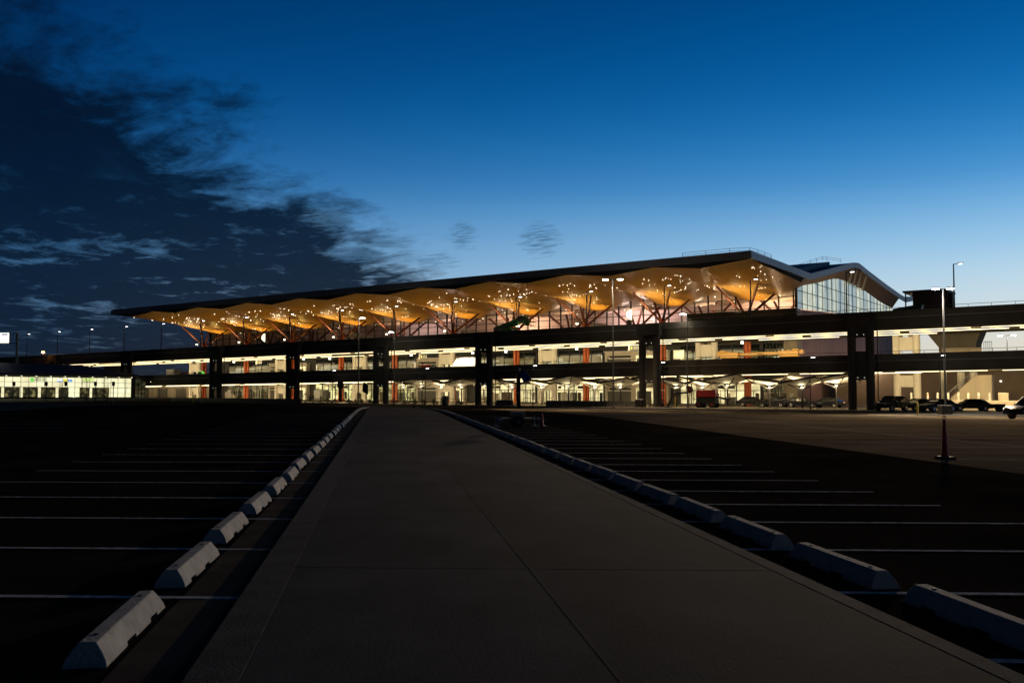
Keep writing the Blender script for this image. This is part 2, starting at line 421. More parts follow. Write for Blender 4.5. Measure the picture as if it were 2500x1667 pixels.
    # a few wisps right of the bank, low over the roof
    def wisp(azd, eld, wa, we, thr, amp):
        da = m('DIVIDE', m('SUBTRACT', az, R(azd)), R(wa)); de = m('DIVIDE', m('SUBTRACT', el, R(eld)), R(we))
        d = m('SUBTRACT', 1, m('ADD', m('MULTIPLY', da, da), m('MULTIPLY', de, de)), clamp=True)
        cb = N.new('ShaderNodeCombineXYZ'); L.new(m('MULTIPLY', az, 60), cb.inputs[0]); L.new(m('MULTIPLY', m('ADD', el, m('MULTIPLY', az, -.12)), 520), cb.inputs[1])
        n = N.new('ShaderNodeTexNoise'); n.inputs['Scale'].default_value = 1; n.inputs['Detail'].default_value = 5; n.inputs['Roughness'].default_value = .6; n.inputs['Distortion'].default_value = .5
        L.new(cb.outputs[0], n.inputs['Vector'])
        return m('MULTIPLY', m('DIVIDE', m('SUBTRACT', m('MULTIPLY', n.outputs['Fac'], d), thr), .22, clamp=True), amp)
    wcol = (.05,.13,.24)
    for a_ in ((1.7, 8.9, 2.6, 2.0, .36, .7), (-3.0, 9.2, 1.7, 1.7, .36, .6), (-4.8, 7.6, 3.2, 1.0, .36, .5), (-11.2, 10.0, 2.6, 1.0, .3, .85), (-9.4, 7.9, 3.0, .9, .3, .8)):
        sky = mix(wisp(*a_), sky, wcol)
    # below the horizon: dark land
    below = m('DIVIDE', m('MULTIPLY', z, -1), .01, clamp=True)
    sky = mix(below, sky, (.004,.005,.006))
    L.new(sky, bg.inputs['Color']); bg.inputs['Strength'].default_value = 1.0

def m_gray(N, L, v):
    c = N.new('ShaderNodeCombineColor')
    for i in range(3): L.new(v, c.inputs[i])
    return c.outputs[0]
build_world()

# ------------------------------------------------------------------ lights
def lamp(kind, loc, power, col=(1,.8,.5), size=.1, parent=None, target=None, spot=None, blend=.3, name='lamp_light', ry=None):
    d = bpy.data.lights.new(name, kind); d.energy = power; d.color = col
    if kind == 'AREA':
        d.shape = 'RECTANGLE'; d.size = size if not isinstance(size, tuple) else size[0]; d.size_y = size if not isinstance(size, tuple) else size[1]
    else: d.shadow_soft_size = size
    o = bpy.data.objects.new(name, d); C.objects.link(o); o.location = loc
    if kind == 'SPOT': d.spot_size = R(spot or 120); d.spot_blend = blend
    if target is not None:
        o.rotation_euler = (Vector(target) - Vector(loc)).to_track_quat('-Z', 'Y').to_euler()
    if parent: o.parent = parent
    return o

# ------------------------------------------------------------------ ground
def G(u, Y, dz=0.0):
    """lateral offset u from the walkway's axis at distance Y"""
    X = u - .137 * Y
    return Vector((X, Y, gz(X, Y) + dz))

def ground_sheet(name, matl, xs, ys, dz=0, fn=None):
    mb = MB()
    vs = []
    for yy in ys:
        for xx in xs:
            if fn: vs.append(fn(xx, yy, dz))
            else: vs.append((xx, yy, gz(xx, yy) + dz))
    a = len(xs)
    mb.add(vs, [(j*a+i, j*a+i+1, (j+1)*a+i+1, (j+1)*a+i) for j in range(len(ys)-1) for i in range(a-1)])
    return tag(mb.build(name, matl, smooth=True), kind='structure')

xs = [-3000,-1500,-800,-400] + [-240 + 8*i for i in range(61)] + [400, 800, 1500, 3000]
ys = [-200,-60,-20] + [4*i for i in range(65)] + [300, 500, 900, 1800, 3200]
ground_sheet('parking_ground', M['asphalt'], xs, ys)
ysl = [3 + 1.5*i for i in range(100)]
# worn lighter pavement of the next lot
LOTEND = 118
def clampY(u, Y):
    """stop sheets at the road in front of the terminal"""
    return Y
yl = [2 + 2*i for i in range(70)]
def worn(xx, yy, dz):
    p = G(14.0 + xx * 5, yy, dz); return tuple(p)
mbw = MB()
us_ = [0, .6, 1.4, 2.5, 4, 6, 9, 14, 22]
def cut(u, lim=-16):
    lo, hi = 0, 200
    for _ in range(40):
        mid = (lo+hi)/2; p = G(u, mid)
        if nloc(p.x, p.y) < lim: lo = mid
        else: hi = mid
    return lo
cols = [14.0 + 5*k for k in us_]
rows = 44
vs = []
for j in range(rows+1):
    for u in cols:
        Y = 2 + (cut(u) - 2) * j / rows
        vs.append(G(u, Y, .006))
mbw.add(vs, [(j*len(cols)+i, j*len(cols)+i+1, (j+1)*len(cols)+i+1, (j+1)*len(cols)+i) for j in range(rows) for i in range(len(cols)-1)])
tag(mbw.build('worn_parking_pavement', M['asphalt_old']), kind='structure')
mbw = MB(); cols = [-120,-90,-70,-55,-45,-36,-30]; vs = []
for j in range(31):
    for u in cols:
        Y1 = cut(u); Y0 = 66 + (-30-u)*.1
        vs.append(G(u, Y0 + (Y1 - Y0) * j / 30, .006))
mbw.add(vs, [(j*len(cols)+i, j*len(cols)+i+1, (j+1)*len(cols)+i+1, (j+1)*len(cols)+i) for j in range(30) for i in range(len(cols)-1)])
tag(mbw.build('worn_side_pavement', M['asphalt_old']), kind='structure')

# road along the terminal and the raised pavement under the elevated roads
def fsheet(name, matl, s0, s1, n0, n1, z, thick=None):
    mb = MB()
    k = 40
    if thick:
        mb.box(s0, s1, n0, n1, z - thick, z)
        o = mb.build(name, matl)
    else:
        mb.grid(lambda a, b: (s0 + (s1-s0)*a, n0 + (n1-n0)*b, z), k, 2); o = mb.build(name, matl)
    o.location = W(0, 0, 0); o.rotation_euler = (0, 0, FA)
    return tag(o, kind='structure')
fsheet('terminal_road', M['road'], -260, 90, -15.8, -6.2, ZG + .012)
fsheet('terminal_pavement', M['pave'], -260, 90, -6.0, 140, ZG + .13, .3)
kb = MB().box(-260, 90, -6.22, -6.001, ZG - .2, ZG + .16).build('terminal_kerb', M['kerb'], bevel=.02)
kb.location = W(0,0,0); kb.rotation_euler = (0,0,FA); tag(kb, kind='structure')

# walkway with kerbs
WL, WR = -1.25, 4.12
yw = [1.5 + 1.0*i for i in range(0, 140)]
WEND = cut(1.4, -17)
def strip(name, matl, u0, u1, z0, z1, y0, y1, step=1.5, bevel=0, parent=None):
    mb = MB(); k = max(1, int((y1-y0)/step)); vs = []
    for i in range(k+1):
        Y = y0 + (y1-y0)*i/k
        a = G(u0, Y); b = G(u1, Y)
        vs += [(a.x, a.y, a.z+z0), (b.x, b.y, b.z+z0), (b.x, b.y, b.z+z1), (a.x, a.y, a.z+z1)]
    fs = []
    for i in range(k):
        for j in range(4):
            fs.append((i*4+j, i*4+(j+1)%4, (i+1)*4+(j+1)%4, (i+1)*4+j))
    fs += [(3,2,1,0), tuple(k*4+q for q in range(4))]
    mb.add(vs, fs)
    return mb.build(name, matl, parent, bevel=bevel)
wk = tag(strip('walkway', M['walk'], WL+.366, WR-.216, -.3, .0655, -3, WEND), kind='structure')
tag(strip('dark_side_kerb', M['kerb'], WL, WL+.365, -.3, .066, -3, WEND, bevel=.008), kind='structure')
tag(strip('lit_side_kerb', M['kerb'], WR-.215, WR, -.3, .066, -3, WEND, bevel=.02), kind='structure')
tag(strip('gutter', M['gutter'], -1.80, WL-.002, -.2, .008, -3, WEND), kind='structure')
jm = MB()
def jbar(u0, u1, Y0, Y1, w=.018, z=.0695):
    a = G(u0, Y0, z); b = G(u1, Y1, z); d = (b-a).normalized(); p = Vector((-d.y, d.x, 0)) * w/2
    jm.quad(a-p, b-p, b+p, a+p)
for i in range(0, int(WEND), 2):
    jbar(1.5, 1.5, i, min(i+2, WEND), .014)
Yj = 1.0
while Yj < WEND - 3:
    a, b = WL+.37, WR-.22
    tl = -.06
    jbar(a, b, Yj, Yj + tl*(b-a)*.6, .028); Yj += 4.37
jbar(WL+.37, .5, 32.2, 32.1, .1); jbar(WL+.37, .3, 52, 51.9, .16); jbar(2.9, WR-.22, 52, 51.9, .16)  # wider dark bars across part of the walkway
tag(jm.build('walkway_joints_and_bars', M['joint'], wk, smooth=False), kind='structure')

# painted stall lines
LY = [6.1 + 2.53*k for k in range(25)]
RY = [6.55, 8.72, 11.03, 13.3, 15.3, 17.25, 19.3, 21.3, 23.1, 25.1] + [25.1 + 2.05*k for k in range(1, 19)]
TILT = -.045
lm = MB()
def pline(u0, Y0, u1, Y1, w=.1, dz=.012, seg=6):
    for k in range(seg):
        t0, t1 = k/seg, (k+1)/seg
        a = G(u0+(u1-u0)*t0, Y0+(Y1-Y0)*t0, dz); b = G(u0+(u1-u0)*t1, Y0+(Y1-Y0)*t1, dz)
        d = (b-a); d.z = 0; d.normalize(); p = Vector((-d.y, d.x, 0))*w/2
        lm.quad(a-p, b-p, b+p, a+p)
for Y in LY:
    pline(-7.85, Y - TILT*4, WL-.03, Y + TILT*2.6*.6)
for Y in RY:
    pline(WR+.03, Y - TILT*1.5, 9.1 - (Y-8)*.025, Y + TILT*3)
# faint stalls across the dark aisle and in the lit lot
for k in range(24):
    Y = 17 + 2.6*k
    pline(14.6 + .1*k, Y, 20.3, Y - .3, w=.09)
    if Y > 22: pline(20.4, Y - .05, 26.4, Y - .35, w=.09)
    if Y > 30: pline(31, Y, 42, Y - .4, w=.09)
pline(20.35, 12, 20.35, 78, w=.12, seg=40)
for k in range(12):
    pline(-20 - 0*k, 40 + 4*k, -13.5, 40 + 4*k, w=.09)
tag(lm.build('stall_markings', M['line'], smooth=False), kind='structure')

# ------------------------------------------------------------------ wheel stops
def make_stop():
    r = thing('wheel_stop', '', 'wheel stop', (0,0,0), 0)
    # bell-shaped section with drainage notches, swept along y
    prof = [(-.15,0),(-.135,.05),(-.105,.1),(-.058,.163),(.058,.163),(.105,.1),(.135,.05),(.15,0)]
    mb = MB()
    L_ = .89
    cuts = [(-L_,0),(-.6,0),(-.59,1),(-.38,1),(-.37,0),(-.1,0),(.08,0),(.09,1),(.33,1),(.34,0),(L_,0)]
    k = len(prof); vs = []
    for q, (yy, nt) in enumerate(cuts):
        end = .06 if q in (0, len(cuts)-1) else 0
        for (a, z) in prof:
            z2 = max(z, .032) if nt else z
            sh = (z/.163)*end*(-1 if yy > 0 else 1)
            vs.append((a*(1 if not nt or z > .06 else .96), yy + sh, z2))
    fs = []
    for q in range(len(cuts)-1):
        for i in range(k-1): fs.append((q*k+i, q*k+i+1, (q+1)*k+i+1, (q+1)*k+i))
        fs.append((q*k+k-1, q*k, (q+1)*k, (q+1)*k+k-1))
    fs += [tuple(range(k-1,-1,-1)), tuple(range((len(cuts)-1)*k, len(cuts)*k))]
    mb.add(vs, fs)
    mb.build('stop_body', M['stop'], r, bevel=.008)
    for yy in (-.62, .62):
        MB().lathe((0, yy, .1605), [(.022,0),(.022,.006),(.012,.009)], 10).build('pin', M['pin'], r)
    return r
proto = make_stop(); first = True
WA = math.atan(.137)
side = (('dark', -2.0, [Y + 1.28 for Y in LY[:23]], 'chain of concrete stops beside the unlit stalls'),
        ('lit', 4.74, [(RY[i]+RY[i+1])/2 - .08 for i in range(26)], 'chain of concrete stops beside the lamp-lit stalls'))
for sd, u, cent, grp in side:
    for i, Y in enumerate(cent):
        p = G(u + random.uniform(-.03, .03), Y + random.uniform(-.06, .06))
        lab = f"{ordw(i)} concrete wheel stop from the camera beside the {'unlit' if sd == 'dark' else 'lamp-lit'} stalls"
        rz = WA + random.uniform(-.015, .015) + (math.pi if random.random() < .5 else 0)
        if first: o = proto; o.location = p; o.rotation_euler = (0,0,rz); o['label'] = lab; first = False
        else: o = dup(proto, p, rz, lab)
        o['group'] = grp
# beyond the stops the kerb line carries on as a low raised edging
tag(strip('far_edging', M['stop'], -2.08, -1.9, -.1, .14, LY[23] + 1.2, WEND - 2), kind='structure')
tag(strip('far_edging', M['stop'], 4.65, 4.83, -.1, .14, RY[26] + 1, WEND - 6), kind='structure')

# ------------------------------------------------------------------ elevated double-deck road
ZU, ZL = 10.45, 5.06             # drip edge of the upper and lower road at s = 0
S0, S1 = -235, 60
road = fthing('elevated_road', 'two-level dark concrete elevated road on twin-column piers, lit from beneath', 'elevated road')
def deckpart(name, Z, dn):
    mb = MB()
    prof = [(0, Z-dn), (17, Z-dn), (17, Z+.12), (.35, Z+.12), (.3, Z-.02), (0, Z-.02)]
    mb.prism(prof, 'x', S0, S1)
    d = mb.build(name, M['deckdark'], road, tilt=True, smooth=False)
    MB().box(S0, S1, -.06, .30, Z + .0, Z + .09).build('drip_edge', M['trimline'], d, tilt=True)
    MB().box(S0, S1, -.03, .25, Z + .091, Z + .9).build('parapet', M['deck'], d, tilt=True)
    mb = MB(); s = S0
    while s < S1:
        mb.tube((s, .1, Z+.9), (s, .1, Z+1.24), .025, k=6); s += 2.5
    mb.tube((S0, .1, Z+1.24), (S1, .1, Z+1.24), .03, k=6)
    mb.build('railing', M['rail'], d, tilt=True)
    return d
deckpart('upper_road_deck', ZU, 1.36)
deckpart('lower_road_deck', ZL, 1.23)
pier_px = [133, 310, 528, 716, 931, 1182, 1586, 2102]
pier_s = [ims(x, -.7) for x in pier_px]
pier_s.append(pier_s[-1] + 32)
for i, s in enumerate(pier_s):
    mb = MB(); t = T * s
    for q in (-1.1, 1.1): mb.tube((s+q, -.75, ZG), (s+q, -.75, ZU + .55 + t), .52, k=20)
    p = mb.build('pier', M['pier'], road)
    mb = MB()
    for z0, z1 in ((ZU-2.35, ZU+.5), (ZL-2.3, ZL+1.3)):
        mb.box(s-.75, s+.75, -1.05, -.45, z0+t, z1+t)
    mb.box(s-1.75, s+1.75, -1.33, -.12, ZU-.9+t, ZU+.62+t)
    mb.build('cross_wall', M['pier'], p, bevel=.04)
    for zz in (ZU-2.0, ZL-2.0):
        for q in (-.35, .45):
            MB().tube((s+q, -1.06, zz+t), (s+q, -1.1, zz+t), .05, k=8).build('downlight', M['e_taxi'], p)
    MB().tube((s+1.9, -.3, ZG), (s+1.9, -.3, ZU-1+t), .07, k=6).build('drain_pipe', M['metal'], p)
# light strips beneath both roads
def strips(Z, rows, s0, s1, L_, gap):
    for r_, n in enumerate(rows):
        s = s0 + r_ * 3.7
        while s < s1:
            if random.random() > .1:
                z = Z + T*(s + L_/2)
                mb = MB()
                mb.add([(s,n-.05,z+T*(-L_/2)),(s+L_,n-.05,z+T*L_/2),(s+L_,n+.05,z+T*L_/2),(s,n+.05,z-T*L_/2),
                        (s,n-.05,z+.06-T*L_/2),(s+L_,n-.05,z+.06+T*L_/2),(s+L_,n+.05,z+.06+T*L_/2),(s,n+.05,z+.06-T*L_/2)],
                       [(0,3,2,1),(4,5,6,7),(0,1,5,4),(1,2,6,5),(2,3,7,6),(3,0,4,7)])
                mb.build('light_strip', M['e_strip'], road)
            s += L_ + gap
strips(ZU-1.50, (2.6, 7.2, 12.2), -215, 52, 11.5, 1.2)
strips(ZL-1.36, (3.0, 9.0), -190, 50, 10.5, 1.6)
for i in range(len(pier_s)-1):
    a, b = pier_s[i]+2.5, pier_s[i+1]-2.5; t = T*(a+b)/2
    for Z, pw in ((ZU, 5000), (ZL, 4400)):
        lamp('AREA', ((a+b)/2, 4.0, Z-1.6+t), pw*(b-a)/30, (1,.77,.42), (b-a, 3.0), road, target=((a+b)/2, 17, Z-5.6+t), name='light_strip_glow')
# pale rear piers
rp_px = [477, 688, 879, 1091, 1337, 1725, 2213]
for x in rp_px:
    s = ims(x, 15.2); t = T*s; k = .0
    mb = MB()
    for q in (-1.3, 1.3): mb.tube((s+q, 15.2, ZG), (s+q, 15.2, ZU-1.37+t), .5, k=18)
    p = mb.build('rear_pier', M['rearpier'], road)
    mb = MB()
    for z0, z1 in ((ZU-3.5, ZU-1.7), (ZL-3.2, ZL-1.6)): mb.box(s-1.05, s+1.05, 14.95, 15.45, z0+t, z1+t)
    mb.build('cross_panel', M['rearpier'], p)
    mb = MB()
    for z1 in (ZU-1.38, ZL-1.25):
        for q in (-.6, .6): mb.box(s+q-.22, s+q+.22, 14.75, 14.94, z1-.32+t, z1+t)
    mb.build('bearing', M['brownbox'], p)

# ------------------------------------------------------------------ terminal
term = fthing('terminal_building', 'long airport terminal with folded golden roof on branching orange columns', 'airport terminal')
NF, NW, NE = 1.0, 27.0, 101.0
LB = 14.37
s10 = -21.66
tree_s = [s10 - LB*(9-k) for k in range(10)]
SE = s10 + LB/2                  # gable end on the ridge
SL = tree_s[0] - LB/2
SWL, SWR = SL + .6, -15.9
def soff(s, n):
    t = abs(((s - s10 + LB/2) % LB) - LB/2) / (LB/2)        # 0 on a column line, 1 on a ridge
    q = max(0, min(1, (n-NF)/24.0)); q2 = max(0, (n-25)/30.0)
    zv = 18.8 - 2.75 * q**1.35 + (2.2*q2 if n > 25 else 0)
    zr = 19.53 - 1.1 * (n-NF)/26.0
    if n > 27: zr = 18.43 + 1.5*q2
    g = t ** (1 + .75*min(1, q*1.2))
    return zv + (zr-zv)*g
nb = [NF + (NW+.4-NF)*i/22 for i in range(23)]
mb = MB(); ns = 200
vs = [];
for n in nb:
    for i in range(ns+1):
        s = SL + (SE-SL)*i/ns; vs.append((s, n, soff(s, n)))
mb.add(vs, [(j*(ns+1)+i, (j+1)*(ns+1)+i, (j+1)*(ns+1)+i+1, j*(ns+1)+i+1) for j in range(22) for i in range(ns)])
sfo = mb.build('canopy_soffit', M['soffit'], term, tilt=True); sfo.data.set_sharp_from_angle(angle=R(5))
mb = MB(); vs = []
nb2 = [NW+.5 + (58-NW-.5)*i/14 for i in range(15)]
for n in nb2:
    for i in range(ns+1):
        s = SWL+.3 + (SWR-SWL-.6)*i/ns; vs.append((s, n, soff(s, n)))
mb.add(vs, [(j*(ns+1)+i, (j+1)*(ns+1)+i, (j+1)*(ns+1)+i+1, j*(ns+1)+i+1) for j in range(14) for i in range(ns)])
mb.build('interior_ceiling', M['inwall'], term, tilt=True)
# roof: one folded sheet from the front edge to the rear
rp = [(NF-.05, 20.55), (12, 20.5), (24, 20.38), (29.5, 20.35), (45, 23.0), (57, 25.15), (60, 25.5), (62.5, 25.65), (65, 25.45), (70, 25.0), (86, 23.8), (101, 22.85), (108, 22.6), (122, 24.2)]
def fascia_strip(name, s0, s1, matl, h=1.0):
    """a band that follows the roof's fold"""
    mb = MB(); k = len(rp)
    vs = []
    for (n, z) in rp: vs += [(s0,n,z),(s1,n,z),(s1,n,z-h),(s0,n,z-h)]
    fs = []
    for i in range(k-1):
        for j in range(4): fs.append((i*4+j, i*4+(j+1)%4, (i+1)*4+(j+1)%4, (i+1)*4+j))
    fs += [(0,1,2,3), tuple((k-1)*4+q for q in (3,2,1,0))]
    mb.add(vs, fs)
    return mb.build(name, matl, term, tilt=True)
fascia_strip('gable_fascia', SE+.02, SE+.3, M['fascia'])
fascia_strip('gable_fascia', SL-.3, SL-.02, M['fascia'])
mb = MB(); k = len(rp); vs = []
for (n, z) in rp: vs += [(SL,n,z-.05),(SE,n,z-.05)]
mb.add(vs, [(2*i,2*i+1,2*i+3,2*i+2) for i in range(k-1)])
rf = mb.build('roof', M['roof'], term, tilt=True)
MB().box(SL, SE+.3, NF-.35, NF-.06, 19.55, 20.58).build('front_fascia', M['fasciadk'] if False else mat('front_fascia_metal', (.26,.265,.28), .6), term, tilt=True)
mb = MB(); vs = []
for i in range(ns+1):
    s = SL + (SE-SL)*i/ns; vs += [(s, NF+.02, soff(s, NF)-.04), (s, NF+.02, 20.3)]
mb.add(vs, [(2*i,2*i+2,2*i+3,2*i+1) for i in range(ns)])
mb.build('fascia_return', M['fasciadk'], term, tilt=True)
# skylight domes and roof railings
for x in (1200, 1357):
    s, z = img(x, 660, 12)
    MB().lathe((s, 12, 20.4 + T*s), [(1.6,0),(1.5,.35),(1.1,.62),(.5,.78),(.1,.82)], 18).build('skylight_dome', M['roof'], rf)
def roof_rail(pts):
    mb = MB()
    for a in pts:
        mb.tube(a, (a[0],a[1],a[2]+.75), .03, k=6)
    for a, b in zip(pts, pts[1:]):
        for h in (.4, .75): mb.tube((a[0],a[1],a[2]+h), (b[0],b[1],b[2]+h), .025, k=6)
    mb.build('roof_railing', M['rail'], rf, tilt=True)
roof_rail([(-24.5, 1.5, 20.5), (-21, 1.5, 20.5), (-17.5, 1.5, 20.5), (-15.0, 2.5, 20.5), (-14.7, 5, 20.5), (-14.7, 8, 20.5), (-14.7, 11, 20.5)])
roof_rail([(-18, 31, 20.6+.6), (-18, 35, 21.9), (-18, 39, 22.7), (-18, 43, 23.6), (-18, 47, 24.4), (-18, 51, 25.2), (-18, 54, 25.4), (-16.5, 58, 25.4)])
MB().prism([(30.5,20.5),(52,24.4),(52,25.0),(40,23.1),(30.5,21.3)], 'x', -60, -17).build('roof_upstand', M['roof'], rf, tilt=True)
# branching columns
for k, s in enumerate(tree_s):
    t = T*s
    mb = MB()
    for a in range(3):
        q = 2*math.pi*a/3 + .5
        mb.tube((s+.34*math.cos(q), 20+.34*math.sin(q), ZG), (s+.34*math.cos(q), 20+.34*math.sin(q), 13.6+t), .3, k=12)
    mb.box(s-.6, s+.6, 19.4, 20.6, ZG, ZG+.5)
    tr = mb.build('branching_column', M['orange'], term)
    for (ds, dn) in ((-3.5,-4.2),(3.3,-4.0),(3.3,4),(-3.3,4)):
        e = (s+ds, 20+dn, soff(s+ds, 20+dn) + t + .1)
        b0 = (s+ds*.06, 20+dn*.06, 13.2+t)
        mb = MB(); mid = tuple(b0[i] + (e[i]-b0[i])*.5 for i in range(3))
        mb.tube(b0, mid, .19, .22, k=12, cap=True); mb.tube(mid, e, .22, .13, k=12)
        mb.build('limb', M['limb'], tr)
    d = MB().lathe((s-.9, 18.6, 13.3+t), [(.16,0),(.2,.12),(.2,.16)], 12).build('uplight', M['e_work'], tr)
# glass front with mullions
for i in range(10):
    a = max(SWL, tree_s[i]-LB/2); b = min(SWR, tree_s[i]+LB/2)
    mb = MB(); vs = []; q = 24
    for j in range(q+1):
        s = a + (b-a)*j/q; vs += [(s, NW, 13.25), (s, NW, soff(s, NW)-.01)]
    mb.add(vs, [(2*j,2*j+2,2*j+3,2*j+1) for j in range(q)])
    mb.build('glass_front', M['glass'], term, tilt=True)
s = SWL
while s <= SWR+.01:
    MB().box(s-.09, s+.09, NW-.28, NW-.01, 12.6, soff(s, NW)+.02).build('mullion', M['metal'], term, tilt=True); s += LB/6
mb = MB()
for z in (13.3, 14.95, 16.6): mb.box(SWL, SWR, NW-.2, NW-.03, z-.06, z+.06)
mb.build('transom', M['metal'], term, tilt=True)
MB().box(SWL, SWR, NW-.05, NW+.4, 10.5, 13.24).build('base_wall', M['dkclad'], term, tilt=True)
MB().box(SWL, SWR, NW+.4, 58, 12.3, 12.6).build('hall_floor', M['floor'], term, tilt=True)
MB().box(SWL, SWR, 58, 58.5, 12.6, 21.5).build('hall_back_wall', M['inwall'], term, tilt=True)
MB().box(SWL, SWL+.3, NW+.4, 58, 12.6, 20).build('hall_end_wall', M['inwall'], term, tilt=True)
# interior structure seen through the glass
for k, s in enumerate(tree_s):
    t = T*s
    tr = MB().tube((s, 40, 12.6+t), (s, 40, 13.4+t), .5, k=12).build('hall_column', M['orange'], term)
    for (ds, dn) in ((-3.4,-4),(3.4,-4),(3.4,4),(-3.4,4)):
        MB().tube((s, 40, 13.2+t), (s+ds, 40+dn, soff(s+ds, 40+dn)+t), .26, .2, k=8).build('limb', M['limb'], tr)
mb = MB()
for k in range(4):
    s = tree_s[2+2*k] + 5; mb.add([(s,33,14.6),(s+9,33,13.0),(s+9,33,13.7),(s,33,15.5),(s,33.4,14.6),(s+9,33.4,13.0),(s+9,33.4,13.7),(s,33.4,15.5)],
           [(0,1,2,3),(7,6,5,4),(0,4,5,1),(1,5,6,2),(2,6,7,3),(3,7,4,0)])
mb.build('escalator_balustrade', M['white'], term, tilt=True)
# end wall of fritted glass, and the dark infill under the gable
gc = [(27,18.1),(33,18.95),(40,19.95),(45,20.8),(50,21.6),(54,21.95),(58,22.0),(66,21.9),(74,21.5),(80,21.0),(87,20.4),(94,20.0),(100.5,19.8)]
mb = MB(); vs = []
for n, z in gc: vs += [(SWR, n, 14.6+(n-27)*.035), (SWR, n, z)]
mb.add(vs, [(2*i,2*i+2,2*i+3,2*i+1) for i in range(len(gc)-1)])
ew = mb.build('end_glazing', M['frit'], term, tilt=True)
mb = MB()
def gtop(n):
    for (a, za), (b, zb) in zip(gc, gc[1:]):
        if a <= n <= b: return za + (zb-za)*(n-a)/(b-a)
    return gc[-1][1]
n = 27.2
while n < 100:
    mb.box(SWR+.02, SWR+.09, n-.05, n+.05, 14.6+(n-27)*.035, gtop(n)); n += 3.05
for zz in (13.6, 15.6, 17.6, 19.6):
    vs_ = [q for q in range(27, 101) if gtop(q) > zz]
    if vs_: mb.box(SWR+.015, SWR+.08, vs_[0], vs_[-1], zz-.05, zz+.05)
mb.box(SWR-.15, SWR+.2, 26.85, 27.15, 10.5, 18.3)
mb.build('end_mullions', M['metal'], ew, tilt=True)
def rz_(n):
    for (a, za), (b, zb) in zip(rp, rp[1:]):
        if a <= n <= b: return za + (zb-za)*(n-a)/(b-a)
mb = MB(); vs = []
for n, z in gc: vs += [(SWR-.02, n, z+.005), (SE+.01, n, max(z+.02, rz_(n)-1.0))]
mb.add(vs, [(2*i,2*i+2,2*i+3,2*i+1) for i in range(len(gc)-1)])
mb.build('gable_soffit', M['wood2'], term, tilt=True)
for n in (60, 63.5, 67, 71):
    MB().bar((SWR+.2, n, gtop(n)-.3), (SE-.1, n-1.5, rz_(n-1.5)-1.1), .35, .5).build('gable_beam', M['cream'], term, tilt=True)
MB().box(SWL, SWR-.5, NE-.5, NE, ZG, 21).build('rear_wall', M['dkclad'], term)
MB().box(SWL-.4, SWL-.02, NW+.4, NE, ZG, 18.5).build('far_end_wall', M['dkclad'], term)
# two lower storeys: cladding sheet behind, with rooms and doors set in front of it
MB().box(SWL, SWR-.02, NW, NW+.4, ZG, 10.4).build('lower_cladding', M['dkclad'], term)
mb = MB(); mb.prism([(NW+2.6,ZG),(NE-.02,ZG),(NE-.02,16.9),(NW+2.6,14.4)], 'x', SWR-.02, SWR+.1); mb.build('end_wall_pink', M['pink'], term)
for q in (38, 56, 76): lamp('POINT', (SWR+9, q, 5.5), 700, (1,.72,.5), .4, term, name='end_wall_fill')  # added fill that washes the pink end wall, no fixtures stand here
MB().box(SWR-.02, SWR+.12, NW-.1, NW+2.59, ZG, 14.35).build('end_wall_beige', M['beige'], term)
MB().box(SWR-2.0, SWR+.1, NW-.3, NW-.001, ZG, 10.5).build('corner_pilaster', M['beige'], term)
for Z in (ZU, ZL):
    MB().box(SWL, SWR, 17.25, NW-.301, Z-.65, Z+.15).build('forecourt_slab', M['deckdark'], term, tilt=True)

def lv(x0, x1, ya, yb, n=NW-.06):
    """rectangle on the wall plane from photo columns x0-x1 and rows ya-yb: (s0, s1, z_low, z_high), heights true"""
    s0, za = img(x0, ya, n); s1, zb = img(x1, yb, n)
    return s0, s1, zb + T*s1, za + T*s0
def panel(name, matl, s0, s1, z0, z1, n=NW-.02, d=.08, parent=term):
    return MB().box(s0, s1, n-d, n, z0, z1).build(name, matl, parent)
L2b, L2t = ZL+.2, ZU-1.25
# storefront bays, level by level: between column lines
def vest(k, lvl):
    """pale entrance vestibule with a louvred shutter and glazed doors right of column k"""
    a, b = tree_s[k]+.6, tree_s[k]+LB-1.6
    t = T*(a+b)/2; zb = (ZL+.16 if lvl else ZG+.14)+ (t if lvl else 0)
    w = b-a
    v = MB().box(a, b, NW-1.0, NW-.1, zb+2.7, zb+3.35).box(a, a+.5, NW-1.0, NW-.1, zb, zb+2.7).box(b-.4, b, NW-1.0, NW-.1, zb, zb+2.7).box(a+w*.42, a+w*.48, NW-1.0, NW-.1, zb, zb+2.7).build('entrance_vestibule', M['cream'], term)
    MB().box(a+.5, a+w*.42, NW-.9, NW-.8, zb, zb+2.1).build('louvred_shutter', M['louvre'], v)
    MB().box(a+.5, a+w*.42, NW-.95, NW-.8, zb+2.1, zb+2.3).build('shutter_head', M['white'], v)
    MB().box(a+w*.48, b-.4, NW-.5, NW-.4, zb, zb+2.7).build('lit_glazing', M['e_hall'], v)
    q = a + w*.5
    while q < b-1.2:
        MB().box(q, q+.95, NW-.62, NW-.52, zb, zb+2.15).box(q+.1,q+.85,NW-.63,NW-.621,zb+.1,zb+2.0).build('door', M['louvre'], v); q += 1.75
    MB().box(a-.1, b+.1, NW-1.3, NW-.1, zb+3.36, zb+3.5).build('vestibule_roof', M['white'], v)
for k in (1, 4, 7):
    vest(k, 1); vest(k, 0)
